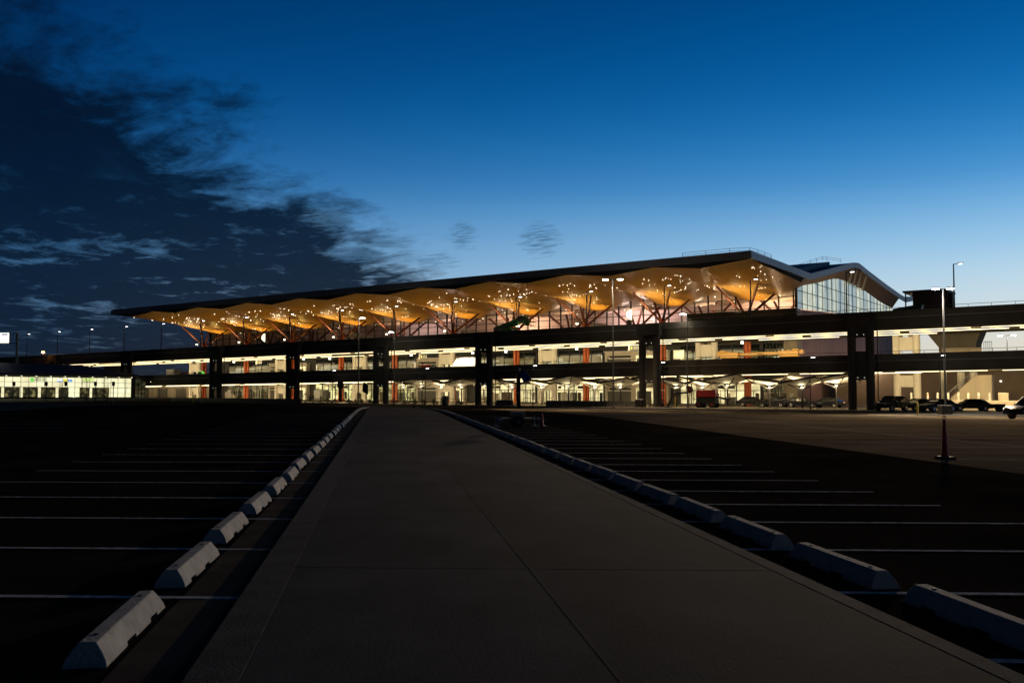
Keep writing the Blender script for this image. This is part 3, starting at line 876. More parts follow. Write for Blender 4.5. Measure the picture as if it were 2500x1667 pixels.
for k in range(10):
    a, b = tree_s[k]-LB/2, tree_s[k]+LB/2
    a = max(a, SWL); b = min(b, SWR-2.1)
    t = T*(a+b)/2
    # level 2 glazing
    q = tree_s[k] + LB - 1.2
    lo, hi = ZL+.2+t, ZU-1.2+t
    if k in (1, 4, 7):
        pass
    else:
        aa, bb = tree_s[k]+.3, min(tree_s[k]+LB-.3, SWR-2.1)
        panel('shopfront_glazing', M['dkglass'], aa, bb, lo, hi, NW-.02, .06)
        panel('lit_shopfront', M['e_dim'], aa+.3, bb-.3, lo+.2, lo+3.0, NW-.1, .03)
        for zz in (lo+1.7, lo+2.15, lo+2.5):
            L0 = aa + random.uniform(.4, 3); L1 = min(bb-.3, L0 + random.uniform(3, 6.5))
            panel('reflection_line', M['e_taxi'], L0, L1, zz, zz+.07, NW-.15, .03)  # glowing bars stand in for strip lights mirrored in the dark glass
        for q in range(1, 6):
            ss = aa + (bb-aa)*q/6; MB().box(ss-.06, ss+.06, NW-.22, NW-.14, lo, hi).build('glazing_bar', M['metal'], term)
    # ground level
    if k not in (1, 4, 7):
        aa, bb = tree_s[k]+.3, min(tree_s[k]+LB-.3, SWR-2.1)
        mm = M['e_hall2'] if k in (2, 3) else (M['e_hall'] if k in (5, 6, 8) else M['e_dim'])
        panel('hall_glazing', mm, aa, bb, ZG+.2, ZG+3.5, NW-.02, .05)
        for q in range(1, 7):
            ss = aa + (bb-aa)*q/7; MB().box(ss-.07, ss+.07, NW-.2, NW-.08, ZG+.14, ZG+4.3).build('glazing_bar', M['metal'], term)
        MB().box(aa, bb, NW-.19, NW-.09, ZG+2.35, ZG+2.47).build('door_head', M['metal'], term)
        for q in range(3):
            ss = aa + (bb-aa)*(q+.55)/3.2 + random.uniform(-.4,.4)
            d_ = MB().box(ss, ss+.08, NW-.24, NW-.1, ZG+.14, ZG+2.34).box(ss+1.5, ss+1.58, NW-.24, NW-.1, ZG+.14, ZG+2.34).box(ss+.75, ss+.82, NW-.24, NW-.1, ZG+.14, ZG+2.34).box(ss, ss+1.58, NW-.24, NW-.1, ZG+.9, ZG+.98).build('hall_door', M['metal'], term)
            MB().box(ss+1.9, ss+2.5, NW-.3, NW-.2, ZG+.5, ZG+2.0).build('notice_panel', random.choice([M['black'], M['brownbox'], M['white'], M['louvre']]), term)
        for q in range(4):
            ss = random.uniform(aa, bb-1); MB().box(ss, ss+random.uniform(.5,1.6), NW-.28, NW-.2, ZG+2.7, ZG+3.2).build('overhead_sign', random.choice([M['black'], M['dkclad'], M['louvre']]), term)
        for q in range(3):
            ss = random.uniform(aa, bb-2); w_ = random.uniform(.8, 2.2)
            MB().box(ss, ss+w_, NW-1.2, NW-.4, ZG+.14, ZG+random.uniform(.9, 2.4)).build('counter', random.choice([M['cream'], M['white'], M['louvre'], M['brownbox']]), term)
# bright window and lit panel in the ninth bay
a = lv(1645, 1671, 855, 876); panel('bright_window', M['e_hall'], a[0], a[1], a[2], a[3], NW-.2, .04)
a = lv(1618, 1640, 905, 921); panel('bright_window', M['e_hall'], a[0]+5, a[1]+6, a[2], a[3], NW-.2, .04)

# scattered ceiling spots, thickest right of each column
stars = []
rs = random.Random(3)
for k, s in enumerate(tree_s):
    m_ = 0
    while m_ < 38:
        ds = rs.uniform(.2, 7) if rs.random() < .8 else rs.uniform(-7, -3.5); n = rs.triangular(5, 24, 14)
        if rs.random() < .35 and stars and stars[-1][0] == k: ds = stars[-1][1]-s+rs.gauss(0,.35); n = min(24, max(4, stars[-1][2]+rs.gauss(0,.5)))
        stars.append((k, s+ds, n, rs.choice((.022,.022,.03,.03,.045)))); m_ += 1
near = [q for q in stars if q[0] >= 8][:95]
rest = [q for q in stars if q not in near]
def star(mb, s, n, r):
    z = soff(s, n) + T*s - .05
    mb.lathe((s, n, z-.03), [(r*.7,-.012),(r,0),(r,.04)], 6)
for q in near:
    mb = MB(); star(mb, *q[1:]); mb.build('ceiling_spot', M['e_star'], term, smooth=False)
mb = MB()
for q in rest: star(mb, q[1], q[2], q[3]*(1 + .07*(9-q[0])))
for i in range(140):
    s = rs.uniform(SWL+1, SWR-1); n = rs.uniform(28, 50); z = soff(s, n)+T*s-.05
    mb.lathe((s, n, z), [(.05,-.01),(.07,0),(.07,.04)], 6)
tag(mb.build('ceiling_spots', M['e_star'], term, smooth=False), kind='stuff')
# lights: uplights at the columns, hall lights
for k, s in enumerate(tree_s):
    t = T*s
    lamp('SPOT', (s-.7, 16.2, 13.7+t), 1700, (1,.72,.34), .4, term, target=(s-.3, 17.4, 18+t), spot=135, blend=.9, name='uplight_beam')
    lamp('AREA', (s+1.0, 9.0, 11.6+t), 190, (1,.63,.17), (9,2), term, target=(s+.6, 10, 18+t), name='soffit_fill')  # added wide fill for an even glow on the soffit, without a fixture
    lamp('SPOT', (s+.9, 22.6, 13.3+t), 1100, (1,.6,.15), .4, term, target=(s+.4, 22.8, 18+t), spot=135, blend=.9, name='uplight_beam')
    lamp('POINT', (s+1.5, 36, 14.2+t), (25,40,70,330,600,480,560,800,650,900)[k], ((1,.68,.42),(.95,.7,.62),(1,.74,.5))[k % 3], .4, term, name='hall_light')
for k in range(5):
    lamp('AREA', (tree_s[2*k]+LB/2, 52, 16.5+T*tree_s[2*k]), (60,400,1100,1200,1300)[k], ((1,.72,.55),(.92,.72,.8))[k % 2], (10, 2), term, target=(tree_s[2*k]+LB/2, 58, 15), name='hall_light')

for q in (31, 44): lamp('POINT', (SWR-6, q, 15.2), 420, (1,.68,.24), .4, term, name='hall_light')
# black hoarding on the upper road, right of the ninth column
sa, za = img(1679, 765, 17.6); sb, zb = img(1945, 752, 17.6)
MBh = MB().box(sa, sb, 17.4, 17.6, ZU+.16, za-.1).build('site_hoarding', M['black'], tilt=True)
MBh.location = W(0,0,0); MBh.rotation_euler = (0,0,FA)
tag(MBh, 'black site hoarding on the upper road before the end of the glass front', 'hoarding')

# ------------------------------------------------------------------ lamps on the upper road
def lamp_post(s, n, z0, h, label, group, arm=(.75,0), head=M['e_lampfar'], rz=0, r=.09, double=False, single=None):
    o = fthing('street_lamp', label, 'street lamp', s, n, z0, group, rz)
    MB().tube((0,0,0), (0,0,h), r, r*.7, k=10).build('pole', M['metal'], o)
    MB().lathe((0,0,0), [(r*2,0),(r*2,.12),(r*1.4,.2)], 10).build('base_plate', M['metal'], o)
    for sg in ((-1, 1) if double else (1,)):
        ax, ay = arm[0]*sg, arm[1]*sg
        MB().bar((0,0,h-.05), (ax,ay,h+.02), .07, .07).build('arm', M['metal'], o)
        hd = MB().taper(ax-.34, ax+.34, ay-.16, ay+.16, h-.02, h+.12, .06, .04).build('lamp_head', M['metal'], o)
        MB().taper(ax-.22, ax+.22, ay-.11, ay+.11, h-.07, h-.021, -.0, 0).build('lens', head, hd)
    return o
sj = [10.95 - 12.6*j for j in range(17)]
base = None
for j, s in enumerate(sj):
    lab = f"{ordw(j)} slim lamp post along the upper road parapet, counted from the bright-sky end"
    base = lamp_post(s, .42, ZU+.13+T*s, 6.05, lab, 'lamp posts along the upper road', r=.1)
    if -155 < s < 0 and j % 2 == 0:
        lamp('SPOT', W(s, 1.2, ZU+6+T*s), 130, (1,.87,.66), .2, target=W(s, 2.0, ZU), spot=130, name='street_lamp_light')
# short lamps on the ground before the road
for j, (x, y) in enumerate(((2294,867),(1977,872),(1613,884),(1301,892),(1039,899),(812,904))):
    s, z = img(x, y, -2.2)
    lamp_post(s, -2.2, ZG+.13, z + T*s - ZG - .13, f"{ordw(j)} short grey lamp post on the pavement under the parapet, from the parked cars", 'short lamp posts on the pavement', arm=(.4,0), r=.07)
# tall lot lamps
def lot_lamp(x, y, Y, yb, label, arm, double, power, cool=False, flood=0, aim=(0,12,0)):
    top = at(x, y, Y); g = gz(top.x, top.y)
    o = thing('street_lamp', label, 'street lamp', (top.x, top.y, g), FA*.4, 'tall lamp posts around the car park')
    h = top.z - g
    MB().tube((0,0,0), (0,0,h), .12, .075, k=12).build('pole', M['rail'], o)
    MB().lathe((0,0,0), [(.26,0),(.26,.15),(.17,.3)], 12).build('base_plate', M['metal'], o)
    for sg in ((-1,1) if double else (1,)):
        ax = arm*sg
        MB().bar((0,0,h-.1), (ax,0,h+.02), .08, .08).build('arm', M['metal'], o)
        hd = MB().taper(ax-.42, ax+.42, -.2, .2, h-.02, h+.14, .08, .05).build('lamp_head', M['metal'], o)
        MB().lathe((ax, 0, h-.13), [(.24,0),(.4,.06),(.4,.11)], 14).build('lens', M['e_lampcool'] if cool else M['e_lamp'], hd)
        p = o.location + Vector((ax*math.cos(FA*.4), ax*math.sin(FA*.4), h-.3))
        lamp('SPOT', p, power, (1,.86,.66) if cool else (1,.74,.45), .3, target=p - Vector((0, 9, 10)), spot=115, blend=.5, name='street_lamp_light')
        if flood: lamp('SPOT', p, flood, (1,.74,.46), .3, target=aim, spot=54, blend=.9, name='street_lamp_flood')
    return o
lot_lamp(1496, 682, 132, 992, 'tall twin-headed lamp post before the middle of the golden roof', 1.05, True, 11000, flood=9000, aim=(2,14,0))
lot_lamp(2302, 704, 105, 1008, 'tall twin-headed lamp post on a square concrete block by the dark cars', .75, True, 14000, True, flood=72000, aim=(32,48,0))
lot_lamp(876, 776, 150, 990, 'tall single-arm lamp post at the far end of the walkway', .6, False, 900)
lot_lamp(963, 810, 156, 985, 'single lamp post whose arm points back over the walkway, behind the kerb', -.6, False, 500)
lot_lamp(1677, 766, 131, 985, 'single lamp post beside the stop sign and red machine', -.55, False, 700)
pb = at(2312, 1008, 104)
MB_ = MB().taper(-.6, .6, -.6, .6, 0, 1.0, .03, .03)
blk = MB_.build('concrete_block', M['kerb'], bevel=.03); blk.location = (pb.x-.3, pb.y-.2, gz(pb.x, pb.y)); tag(blk, 'square concrete block around the foot of the twin lamp post', 'concrete block')

# ------------------------------------------------------------------ vehicles
def make_car(label, paint, kind='sedan', group=None, name='parked_car'):
    o = thing(name, label, 'car' if kind != 'van' else 'van', (0,0,0), 0, group)
    if kind == 'sedan': L_, Wd, Hh = 4.7, 1.82, 1.45; low = [(-2.3,.35),(-2.34,.62),(-2.25,.86),(-1.7,.95),(-.9,.98),(.9,.96),(1.6,.9),(2.15,.76),(2.33,.6),(2.34,.32)]; cab = [(-1.95,.94),(-1.2,1.36),(-.5,1.45),(.25,1.42),(1.15,.94)]
    elif kind == 'suv': L_, Wd, Hh = 4.9, 1.95, 1.8; low = [(-2.4,.4),(-2.44,.7),(-2.42,1.05),(-1.8,1.1),(0,1.12),(1.2,1.1),(2.1,1.0),(2.38,.85),(2.42,.4)]; cab = [(-2.38,1.08),(-2.15,1.66),(-1.2,1.8),(0,1.8),(.45,1.72),(1.25,1.09)]
    else: L_, Wd, Hh = 5.4, 1.95, 2.2; low = [(-2.7,.35),(-2.72,.9),(-2.68,1.25),(0,1.28),(1.7,1.25),(2.4,1.0),(2.66,.75),(2.68,.35)]; cab = [(-2.68,1.24),(-2.6,2.1),(-2.3,2.22),(.9,2.22),(1.2,2.12),(2.0,1.22)]
    hw = Wd/2
    mb = MB(); k = len(low)
    rings = [(-hw+.0,.0),(-hw+.08,.0),(hw-.08,.0),(hw,.0)]
    vs = []
    sc = [.94, 1, 1, .94]
    for (yy,_), f in zip(((-hw,0),(-hw+.12,0),(hw-.12,0),(hw,0)), sc):
        for (x, z) in low: vs.append((x*(.985 if f < 1 else 1), yy, .32+(z-.32)*(f if z > .5 else 1)))
    fs = [(j*k+i, (j+1)*k+i, (j+1)*k+i+1, j*k+i+1) for j in range(3) for i in range(k-1)]
    fs += [(j*k+k-1, (j+1)*k+k-1, (j+1)*k, j*k) for j in range(3)]
    fs += [tuple(range(k)), tuple(3*k+i for i in range(k-1,-1,-1))]
    mb.add(vs, fs)
    mb.build('body', paint, o, bevel=.03)
    mb = MB(); k = len(cab); vs = []
    for sg in (-1, 1):
        for (x, z) in cab:
            f = (z-cab[0][1])/(Hh-cab[0][1]); vs.append((x, sg*(hw-.08-.2*f), z))
    mb.add(vs, [(i, i+1, k+i+1, k+i) for i in range(k-1)] + [(k-1,0,k,2*k-1), tuple(range(k-1,-1,-1)), tuple(range(k,2*k))])
    g = mb.build('cabin_glass', M['carglass'] if kind != 'van' else paint, o, bevel=.04)
    top = [q for q in cab if q[1] > Hh-.12]
    MB().box(top[0][0], top[-1][0], -hw+.3, hw-.3, Hh-.03, Hh+.015).build('roof_panel', paint, o, bevel=.01)
    mb = MB()
    for sg in (-1, 1):
        mb.bar((cab[0][0]+.1, sg*(hw-.12), cab[0][1]), (top[0][0], sg*(hw-.3), Hh-.02), .09, .05)
        mb.bar((cab[-1][0]-.05, sg*(hw-.12), cab[-1][1]), (top[-1][0], sg*(hw-.3), Hh-.02), .07, .05)
        mb.bar((-.25, sg*(hw-.1), cab[0][1]), (-.3, sg*(hw-.29), Hh-.02), .08, .05)
    mb.build('window_pillars', paint, o)
    if kind == 'van': MB().box(1.1, 1.95, -hw+.2, hw-.2, 1.35, 1.75).build('windscreen', M['carglass'], o)
    wr = .33 if kind == 'sedan' else .38
    for x in (-L_*.29, L_*.3):
        for sg in (-1, 1):
            w_ = MB().tube((x, sg*(hw-.22), wr), (x, sg*(hw+.01), wr), wr, k=20).build('wheel', M['rubber'], o)
            MB().tube((x, sg*(hw+.011), wr), (x, sg*(hw+.02), wr), wr*.62, k=14).build('rim', M['chrome'], w_)
    for sg in (-1, 1):
        MB().box(low[-2][0]-.12, low[-2][0]+.01, sg*(hw-.38)-.2, sg*(hw-.38)+.2, low[-2][1]+.0, low[-2][1]+.13).build('headlight', M['chrome'], o)
        MB().box(low[1][0]-.01, low[1][0]+.08, sg*(hw-.35)-.2, sg*(hw-.35)+.2, low[1][1]+.08, low[1][1]+.22).build('tail_light', M['taillamp'], o)
        MB().box(.72, .95, sg*(hw+.06)-.1, sg*(hw+.06)+.1, cab[0][1]+.02, cab[0][1]+.16).build('mirror', paint, o)
    MB().box(low[1][0]-.03, low[1][0]-.005, -.26, .26, .62, .74).build('number_plate', M['white'], o)
    return o
def put(o, x, Y, rz):
    a, b, c_ = ray(x, 990); X = Y/b*a
    o.location = (X, Y, gz(X, Y) if nloc(X,Y) < -6.3 else ZG+.13); o.rotation_euler = (0,0,rz)
suv = make_car('black boxy utility car parked beside the road pier', M['carblack'], 'suv'); put(suv, 2178, 112.5, R(215))
sed = make_car('small slate sedan parked between the black utility car and the twin lamp', M['cargrey']); put(sed, 2240, 114.5, R(205))
put(dup(sed, (0,0,0), 0, 'slate sedan parked right behind the yellow bollard and lamp block'), 2290, 111.5, R(200))
put(dup(sed, (0,0,0), 0, 'glossy dark sedan parked past the twin lamp, nose to the lamp'), 2370, 112.0, R(170))
put(dup(suv, (0,0,0), 0, 'dark utility car cut by the picture edge beyond the planter'), 2526, 76, R(200))
for i, (x, n) in enumerate(((1890, 9), (1958, 8), (2020, 9.5), (1838, 11))):
    s = ims(x, n, 985); p = W(s, n, ZG+.13)
    c_ = dup(sed, p, FA + R(8 if i % 2 else 172), f"dark car under the zigzag canopies, {ordw(i)} from the road pier by the parked cars" if False else
             ['dark car in the middle of the row under the zigzag canopies', 'dark car under the canopies one place short of the end pier', 'dark car under the canopies right against the end pier', 'dark car parked behind the orange column near the red machine'][i])
    c_['group'] = 'cars parked under the elevated road'
van = make_car('white van on the lower road with lamps on its roof', M['white'], 'van', name='white_van')
MB().box(-2.2, .6, -.5, .5, 2.26, 2.4).build('roof_rack', M['white'], van)
van.location = W(ims(1135, 6, 885), 6, ZL+.14+T*ims(1135, 6, 885)); van.rotation_euler = (0,0,FA+math.pi)
lamp('AREA', W(ims(1128, 3, 885), 2.2, ZL+3.4), 160, (1,.93,.8), 1.2, target=van.location + Vector((0,0,1.5)), name='road_light')

# ------------------------------------------------------------------ boom lifts
def boom_lift(label, paint, segs, basket=True, chassis=True, lettered=False):
    o = thing('boom_lift', label, 'boom lift')
    MB().box(-1.5, 1.5, -.95, .95, .45, .95).build('chassis', M['metal'], o, bevel=.05)
    for x in (-1.05, 1.05):
        for sg in (-1, 1):
            w_ = MB().tube((x, sg*.75, .45), (x, sg*1.15, .45), .45, k=18).build('wheel', M['rubber'], o)
            MB().tube((x, sg*1.151, .45), (x, sg*1.17, .45), .22, k=12).build('rim', paint, w_)
    MB().box(-1.9, .9, -.85, .85, .98, 1.85).build('turntable', paint, o, bevel=.08)
    MB().box(-1.95, -1.0, -.8, .8, 1.86, 2.1).build('engine_hood', paint, o, bevel=.06)
    for i, (a, b, w_) in enumerate(segs):
        MB().bar(a, b, w_, w_*1.15).build('boom_arm', paint, o, bevel=.02)
        MB().tube((a[0], -w_*.7, a[2]), (a[0], w_*.7, a[2]), w_*.6, k=12).build('boom_joint', M['metal'], o)
    e = segs[-1][1]
    if basket:
        mb = MB()
        for h in (0, .55, 1.1):
            for (p, q) in (((0,-.9),(0,.9)),((.9,-.9),(.9,.9)),((0,-.9),(.9,-.9)),((0,.9),(.9,.9))):
                mb.tube((e[0]+p[0], p[1], e[2]-.4+h), (e[0]+q[0], q[1], e[2]-.4+h), .035, k=6)
        for p in ((0,-.9),(.9,-.9),(0,.9),(.9,.9),(.45,-.9),(.45,.9)): mb.tube((e[0]+p[0], p[1], e[2]-.4), (e[0]+p[0], p[1], e[2]+.7), .03, k=6)
        mb.box(e[0], e[0]+.9, -.9, .9, e[2]-.45, e[2]-.4)
        mb.build('basket', M['metal'], o)
    return o
gb = boom_lift('green boom lift with dark basket on the upper road below the golden roof', M['green'], [((-2.6,0,1.7),(3.2,0,3.5),.85),((2.4,0,3.3),(3.6,0,2.6),.9)])
sg_, _ = img(1246, 800, 9); gb.location = W(sg_, 9, ZU+.14+T*sg_); gb.rotation_euler = (0,0,FA)
gl = MB().lathe((1.9,-1.0,2.0), [(.14,0),(.16,.05),(.16,.1)], 10).lathe((2.3,-1.0,2.0), [(.14,0),(.16,.05),(.16,.1)], 10).build('work_lamp', M['e_work'], gb)
gb2 = boom_lift('small green machine on the upper road past the end of the glass wall', M['green'], [((-1.0,0,1.9),(1.8,0,1.5),.4)], basket=False)
sg_, _ = img(2215, 748, 10); gb2.location = W(sg_, 10, ZU+.14+T*sg_); gb2.rotation_euler = (0,0,FA+R(180))
def glyphs(parent, x0, n, y, z, w, h, matl):
    """short dark strokes standing for letters too small to read"""
    mb = MB()
    for i in range(n):
        a = x0 + i*w*1.5
        mb.box(a, a+w*.35, y-.012, y, z, z+h)
        mb.box(a, a+w, y-.012, y, z+h*(.8 if i % 2 else .4), z+h*(1 if i % 2 else .6))
        if i % 3 != 1: mb.box(a+w*.65, a+w, y-.012, y, z, z+h)
    return mb.build('lettering', matl, parent)
for i, (x, rz, lab) in enumerate(((1768, 0, 'yellow boom machine with lettered end box behind the lower parapet, crossing an orange column'), (1895, 180, 'yellow boom machine on the lower road between orange column and beige wall'))):
    y_ = boom_lift(lab.replace(' left of the orange column', ' in front of the orange column'), M['yellow'], [((-1.6,0,1.5),(4.4,0,1.55),.36)], basket=False)
    MB().box(-2.5, -.2, -.5, .5, 1.3, 2.0).build('counterweight_box', M['yellow'], y_, bevel=.05)
    glyphs(y_, -1.9, 5, -.51, 1.62, .2, .26, M['black'])
    if i: MB().box(-2.2, -.6, .501, .515, 1.9, 2.1).build('stripe', M['black'], y_)
    s = ims(x, 11, 870); y_.location = W(s+1.5, 11, ZL+.32+T*s); y_.rotation_euler = (0,0,FA+R(rz)); y_['group'] = 'yellow boom machines on the lower road'

# ------------------------------------------------------------------ zigzag canopies at ground level
def make_canopy():
    o = fthing('folded_canopy', '', 'canopy')
    MB().tube((0,0,0), (0,0,3.05), .11, k=12).build('post', M['canopyframe'], o)
    a, b, zl, zh = 2.9, 2.4, 3.1, 4.2
    mb = MB()
    mb.add([(0,0,zl),(-a,-b,zh+.2),(a,-b,zl+.3),(a,b,zh),(-a,b,zl+.45)], [(0,1,2),(0,2,3),(0,3,4),(0,4,1)])
    mb.build('membrane', M['canopy'], o, smooth=False, solid=.05)
    mb = MB()
    cs = [(-a,-b,zh+.2),(a,-b,zl+.3),(a,b,zh),(-a,b,zl+.45)]
    for p, q in zip(cs, cs[1:]+cs[:1]): mb.bar(p, q, .14, .24)
    mb.build('edge_frame', M['canopyframe'], o)
    mb = MB()
    for q in cs: mb.bar((0,0,2.5), (q[0]*.62, q[1]*.62, zl + (q[2]-zl)*.62-.06), .09, .12)
    mb.build('arms', M['canopyframe'], o)
    MB().lathe((0,0,2.75), [(.13,0),(.2,.06),(.2,.1)], 10).build('uplight', M['e_small'], o)
    return o
can = make_canopy(); can_px = [985, 1030, 1078, 1127, 1184, 1250, 1323, 1388, 1452, 1515, 1575, 1651, 1715, 1776, 1879, 1958, 2042]
for i, x in enumerate(can_px):
    n = 2.4 if i % 2 else 5.2
    s = ims(x, n, 945); p = W(s, n, ZG+.13 + (.25 if i % 3 == 1 else 0))
    lab = f"{ordw(len(can_px)-1-i)} lit folded canopy under the elevated road, counted from the parked-cars pier"
    if i == 0: o = can; o.location = p; o.rotation_euler = (0,0,FA); o['label'] = lab
    else: o = dup(can, p, FA + R((0, 90, 180, 270, 90, 0)[i % 6]) + R(random.uniform(-4,4)), lab)
    o['group'] = 'folded canopies under the elevated road'
    lamp('POINT', W(s, n-.35, ZG+2.95), 42, (1,.85,.5), .12, name='canopy_light')

# ------------------------------------------------------------------ street furniture in front
def bollard(x, Y, h=1.15, m_=None, lab='', grp=None, r=.09, z=None, name='bollard'):
    a, b, c_ = ray(x, 990); X = Y/b*a
    o = thing(name, lab, 'bollard', (X, Y, (gz(X,Y) if nloc(X,Y) < -6.3 else ZG+.13) if z is None else z), 0, grp)
    MB().lathe((0,0,0), [(r,0),(r,h-.08),(r*.8,h-.02),(r*.3,h)], 12).build('post', m_ or M['bollard'], o)
    MB().lathe((0,0,h*.7), [(r+.004,0),(r+.004,.1)], 12).build('band', M['white'], o)
    return o
bollard(2240, 104, 1.3, lab='yellow bollard before the dark sedans')
bollard(1588, 136, 1.5, lab='yellow bollard beside the black bin', grp='yellow bollards by the red machine')
bollard(1649, 133, 1.5, lab='yellow bollard below the brightest canopy uplight', grp='yellow bollards by the red machine')
bollard(1681, 131, 1.5, lab='yellow bollard under the stop sign', grp='yellow bollards by the red machine')
for i, x in enumerate((470, 492)):
    bollard(x, 172, 2.2, lab=['dim tall yellow bollard by the second road pier', 'dim yellow bollard close before the second road pier'][i], grp='yellow bollards by the pier')
# stop sign
o = thing('stop_sign', 'red octagonal stop sign on a post beside the red machine', 'stop sign', tuple(W(ims(1684, -3.5, 950), -3.5, ZG+.13)), R(-8))
MB().tube((0,0,0), (0,0,2.9), .045, k=8).build('post', M['rail'], o)
mb = MB(); mb.prism([(.45*math.cos(R(22.5+45*i)), 2.5+.45*math.sin(R(22.5+45*i))) for i in range(8)], 'y', -.07, -.05); pl = mb.build('plate', M['stopred'], o, smooth=False)
mb = MB(); mb.prism([(.48*math.cos(R(22.5+45*i)), 2.5+.48*math.sin(R(22.5+45*i))) for i in range(8)], 'y', -.048, -.035); mb.build('rim', M['white'], pl, smooth=False)
def text(body, size, matl, parent, loc, rot=(R(90),0,0), name='lettering'):
    c_ = bpy.data.curves.new(name, 'FONT'); c_.body = body; c_.size = size; c_.align_x = 'CENTER'; c_.align_y = 'CENTER'; c_.extrude = .004
    c_.materials.append(matl); t = bpy.data.objects.new(name, c_); C.objects.link(t); bpy.context.view_layer.update(); me = bpy.data.meshes.new_from_object(t); bpy.data.objects.remove(t); t = bpy.data.objects.new(name, me); C.objects.link(t); t.parent = parent; t.location = loc; t.rotation_euler = rot; return t
text('STOP', .34, M['white'], pl, (0,-.078,2.5))
# traffic channelizer cone
pc = at(2307, 1117, 25.0); o = thing('traffic_cone', 'tall slim dark red traffic cone on a black base in the lit lot', 'traffic cone', (pc.x, pc.y, .012), R(12))
MB().taper(-.2, .2, -.2, .2, 0, .06, .02, .02).build('base', M['rubber'], o, bevel=.01)
MB().lathe((0,0,.06), [(.1,0),(.092,.05),(.078,.3),(.062,.55),(.047,.82),(.04,.95),(.03,.98)], 20).build('tube', M['conered'], o)
for z, r_ in ((.33,.08),(.58,.065),(.8,.053)): MB().lathe((0,0,z), [(r_,0),(r_+.004,.01),(r_,.02)], 20).build('ring', M['conered'], o)
mb = MB(); pr = [(.035*math.cos(R(a)), 1.06+.075*math.sin(R(a))) for a in range(-60, 241, 20)]
for p, q in zip(pr, pr[1:]): mb.tube((p[0],0,p[1]), (q[0],0,q[1]), .011, k=8)
mb.build('handle_loop', M['conered'], o)
pc = at(1323, 1046, 44); o = thing('traffic_cone', 'short dark red cone on a wide base in the unlit stalls', 'traffic cone', (pc.x, pc.y, gz(pc.x,pc.y)+.01), 0)
MB().taper(-.25, .25, -.25, .25, 0, .06, .02, .02).build('base', M['rubber'], o)
MB().lathe((0,0,.06), [(.1,0),(.06,.35),(.035,.6)], 14).build('tube', M['conered'], o)
# solar camera trailer
pc = at(1262, 1040, 45.5); zt = gz(pc.x, pc.y)
o = thing('solar_trailer', 'dark mast trailer with a tilted blue solar panel standing in the stalls', 'solar trailer', (pc.x, pc.y, zt), R(6))
MB().box(-.75, .75, -.5, .5, .3, .42).box(-.3, .35, -.3, .3, .42, .72).build('trailer_body', mat('trailer_tan', (.35,.25,.16), .7, noise=.2, scale=3), o, bevel=.03)
for sg in (-1, 1):
    w_ = MB().tube((0, sg*.52, .26), (0, sg*.68, .26), .26, k=16).build('wheel', M['rubber'], o)
    MB().tube((0, sg*.681, .26), (0, sg*.69, .26), .13, k=12).build('rim', M['rail'], w_)
MB().bar((.7,0,.38), (1.5,0,.3), .08, .08).build('tow_bar', M['rail'], o)
for (a, b) in ((-.95,-.75),(.95,-.75),(-.95,.75),(.95,.75)):
    mb = MB(); mb.bar((a*.7,b*.6,.38), (a,b,.36), .07, .05); mb.tube((a,b,0), (a,b,.5), .03, k=6); mb.box(a-.1,a+.1,b-.1,b+.1,0,.02)
    mb.build('outrigger', M['rail'], o)
MB().box(-.02, .17, -.1, .1, .85, 2.55).build('mast', M['black'], o, bevel=.01)
glyphs(o, .03, 1, -.1005, 1.6, .05, .06, M['white'])
mb = MB(); mb.add([(.06,-.25,2.62),(.40,-.34,2.62),(.64,-.55,2.22),(.30,-.46,2.14)], [(0,1,2,3)])
pn = mb.build('solar_panel', M['solar'], o, smooth=False, solid=.035)
mb = MB()
q4 = [(.06,-.25,2.62),(.40,-.34,2.62),(.64,-.55,2.22),(.30,-.46,2.14)]
for p, q in zip(q4, q4[1:]+q4[:1]): mb.bar(p, q, .035, .05)
mb.bar((.35,-.4,2.4), (.1,-.05,2.4), .04, .04)
mb.build('panel_frame', M['rail'], pn)
MB().lathe((.08,0,2.55), [(.03,0),(.03,.14),(.07,.16),(.07,.24),(.03,.28)], 12).build('camera_dome', M['rail'], o)
# planter / barrel, dock wall with bollards, stair
pc = at(2440, 1004, 111); o = thing('round_planter', 'dark round planter narrowing to its foot, before the dock wall', 'planter', (pc.x, pc.y, ZG), 0)
MB().lathe((0,0,0), [(.35,0),(.38,.2),(.55,.55),(.66,.9),(.66,1.0),(.55,1.0),(.5,.92)], 20).build('bowl', M['black'], o)
MB().lathe((0,0,.85), [(.5,0),(.4,.1),(.1,.13)], 12).build('soil', M['soil'], o)
dock = fthing('loading_dock', 'low pale concrete dock wall with bollards behind the dark cars', 'dock', 0, 0, 0)
s0 = ims(2150, 9, 990); s1 = ims(2560, 9, 990)
MB().box(s0, s1, 9, 14.5, ZG+.13, .12).build('dock_wall', M['beige'], dock, bevel=.03)
MB().box(s0, s1, 8.95, 9.25, .121, .2).build('dock_edge', M['cream'], dock)
for i, x in enumerate((2225, 2265, 2289, 2315, 2340, 2364, 2389, 2416)):
    p = W(ims(x, 10, 966), 10, .125)
    b = thing('bollard', f"{ordw(i)} pale concrete bollard on the dock wall, counted from the road pier", 'bollard', tuple(p), 0, 'pale bollards along the dock wall')
    MB().lathe((0,0,0), [(.13,0),(.13,.98),(.1,1.04),(.03,1.06)], 12).build('post', M['rearpier'], b)
    MB().lathe((0,0,.72), [(.134,0),(.134,.12)], 12).build('band', M['orangebox'] if i == 1 else M['white'], b)
p = W(ims(2450, 10.5, 966), 10.5, .125); o = thing('utility_box', 'pale utility box standing on the dock past the bollards', 'utility box', tuple(p), FA)
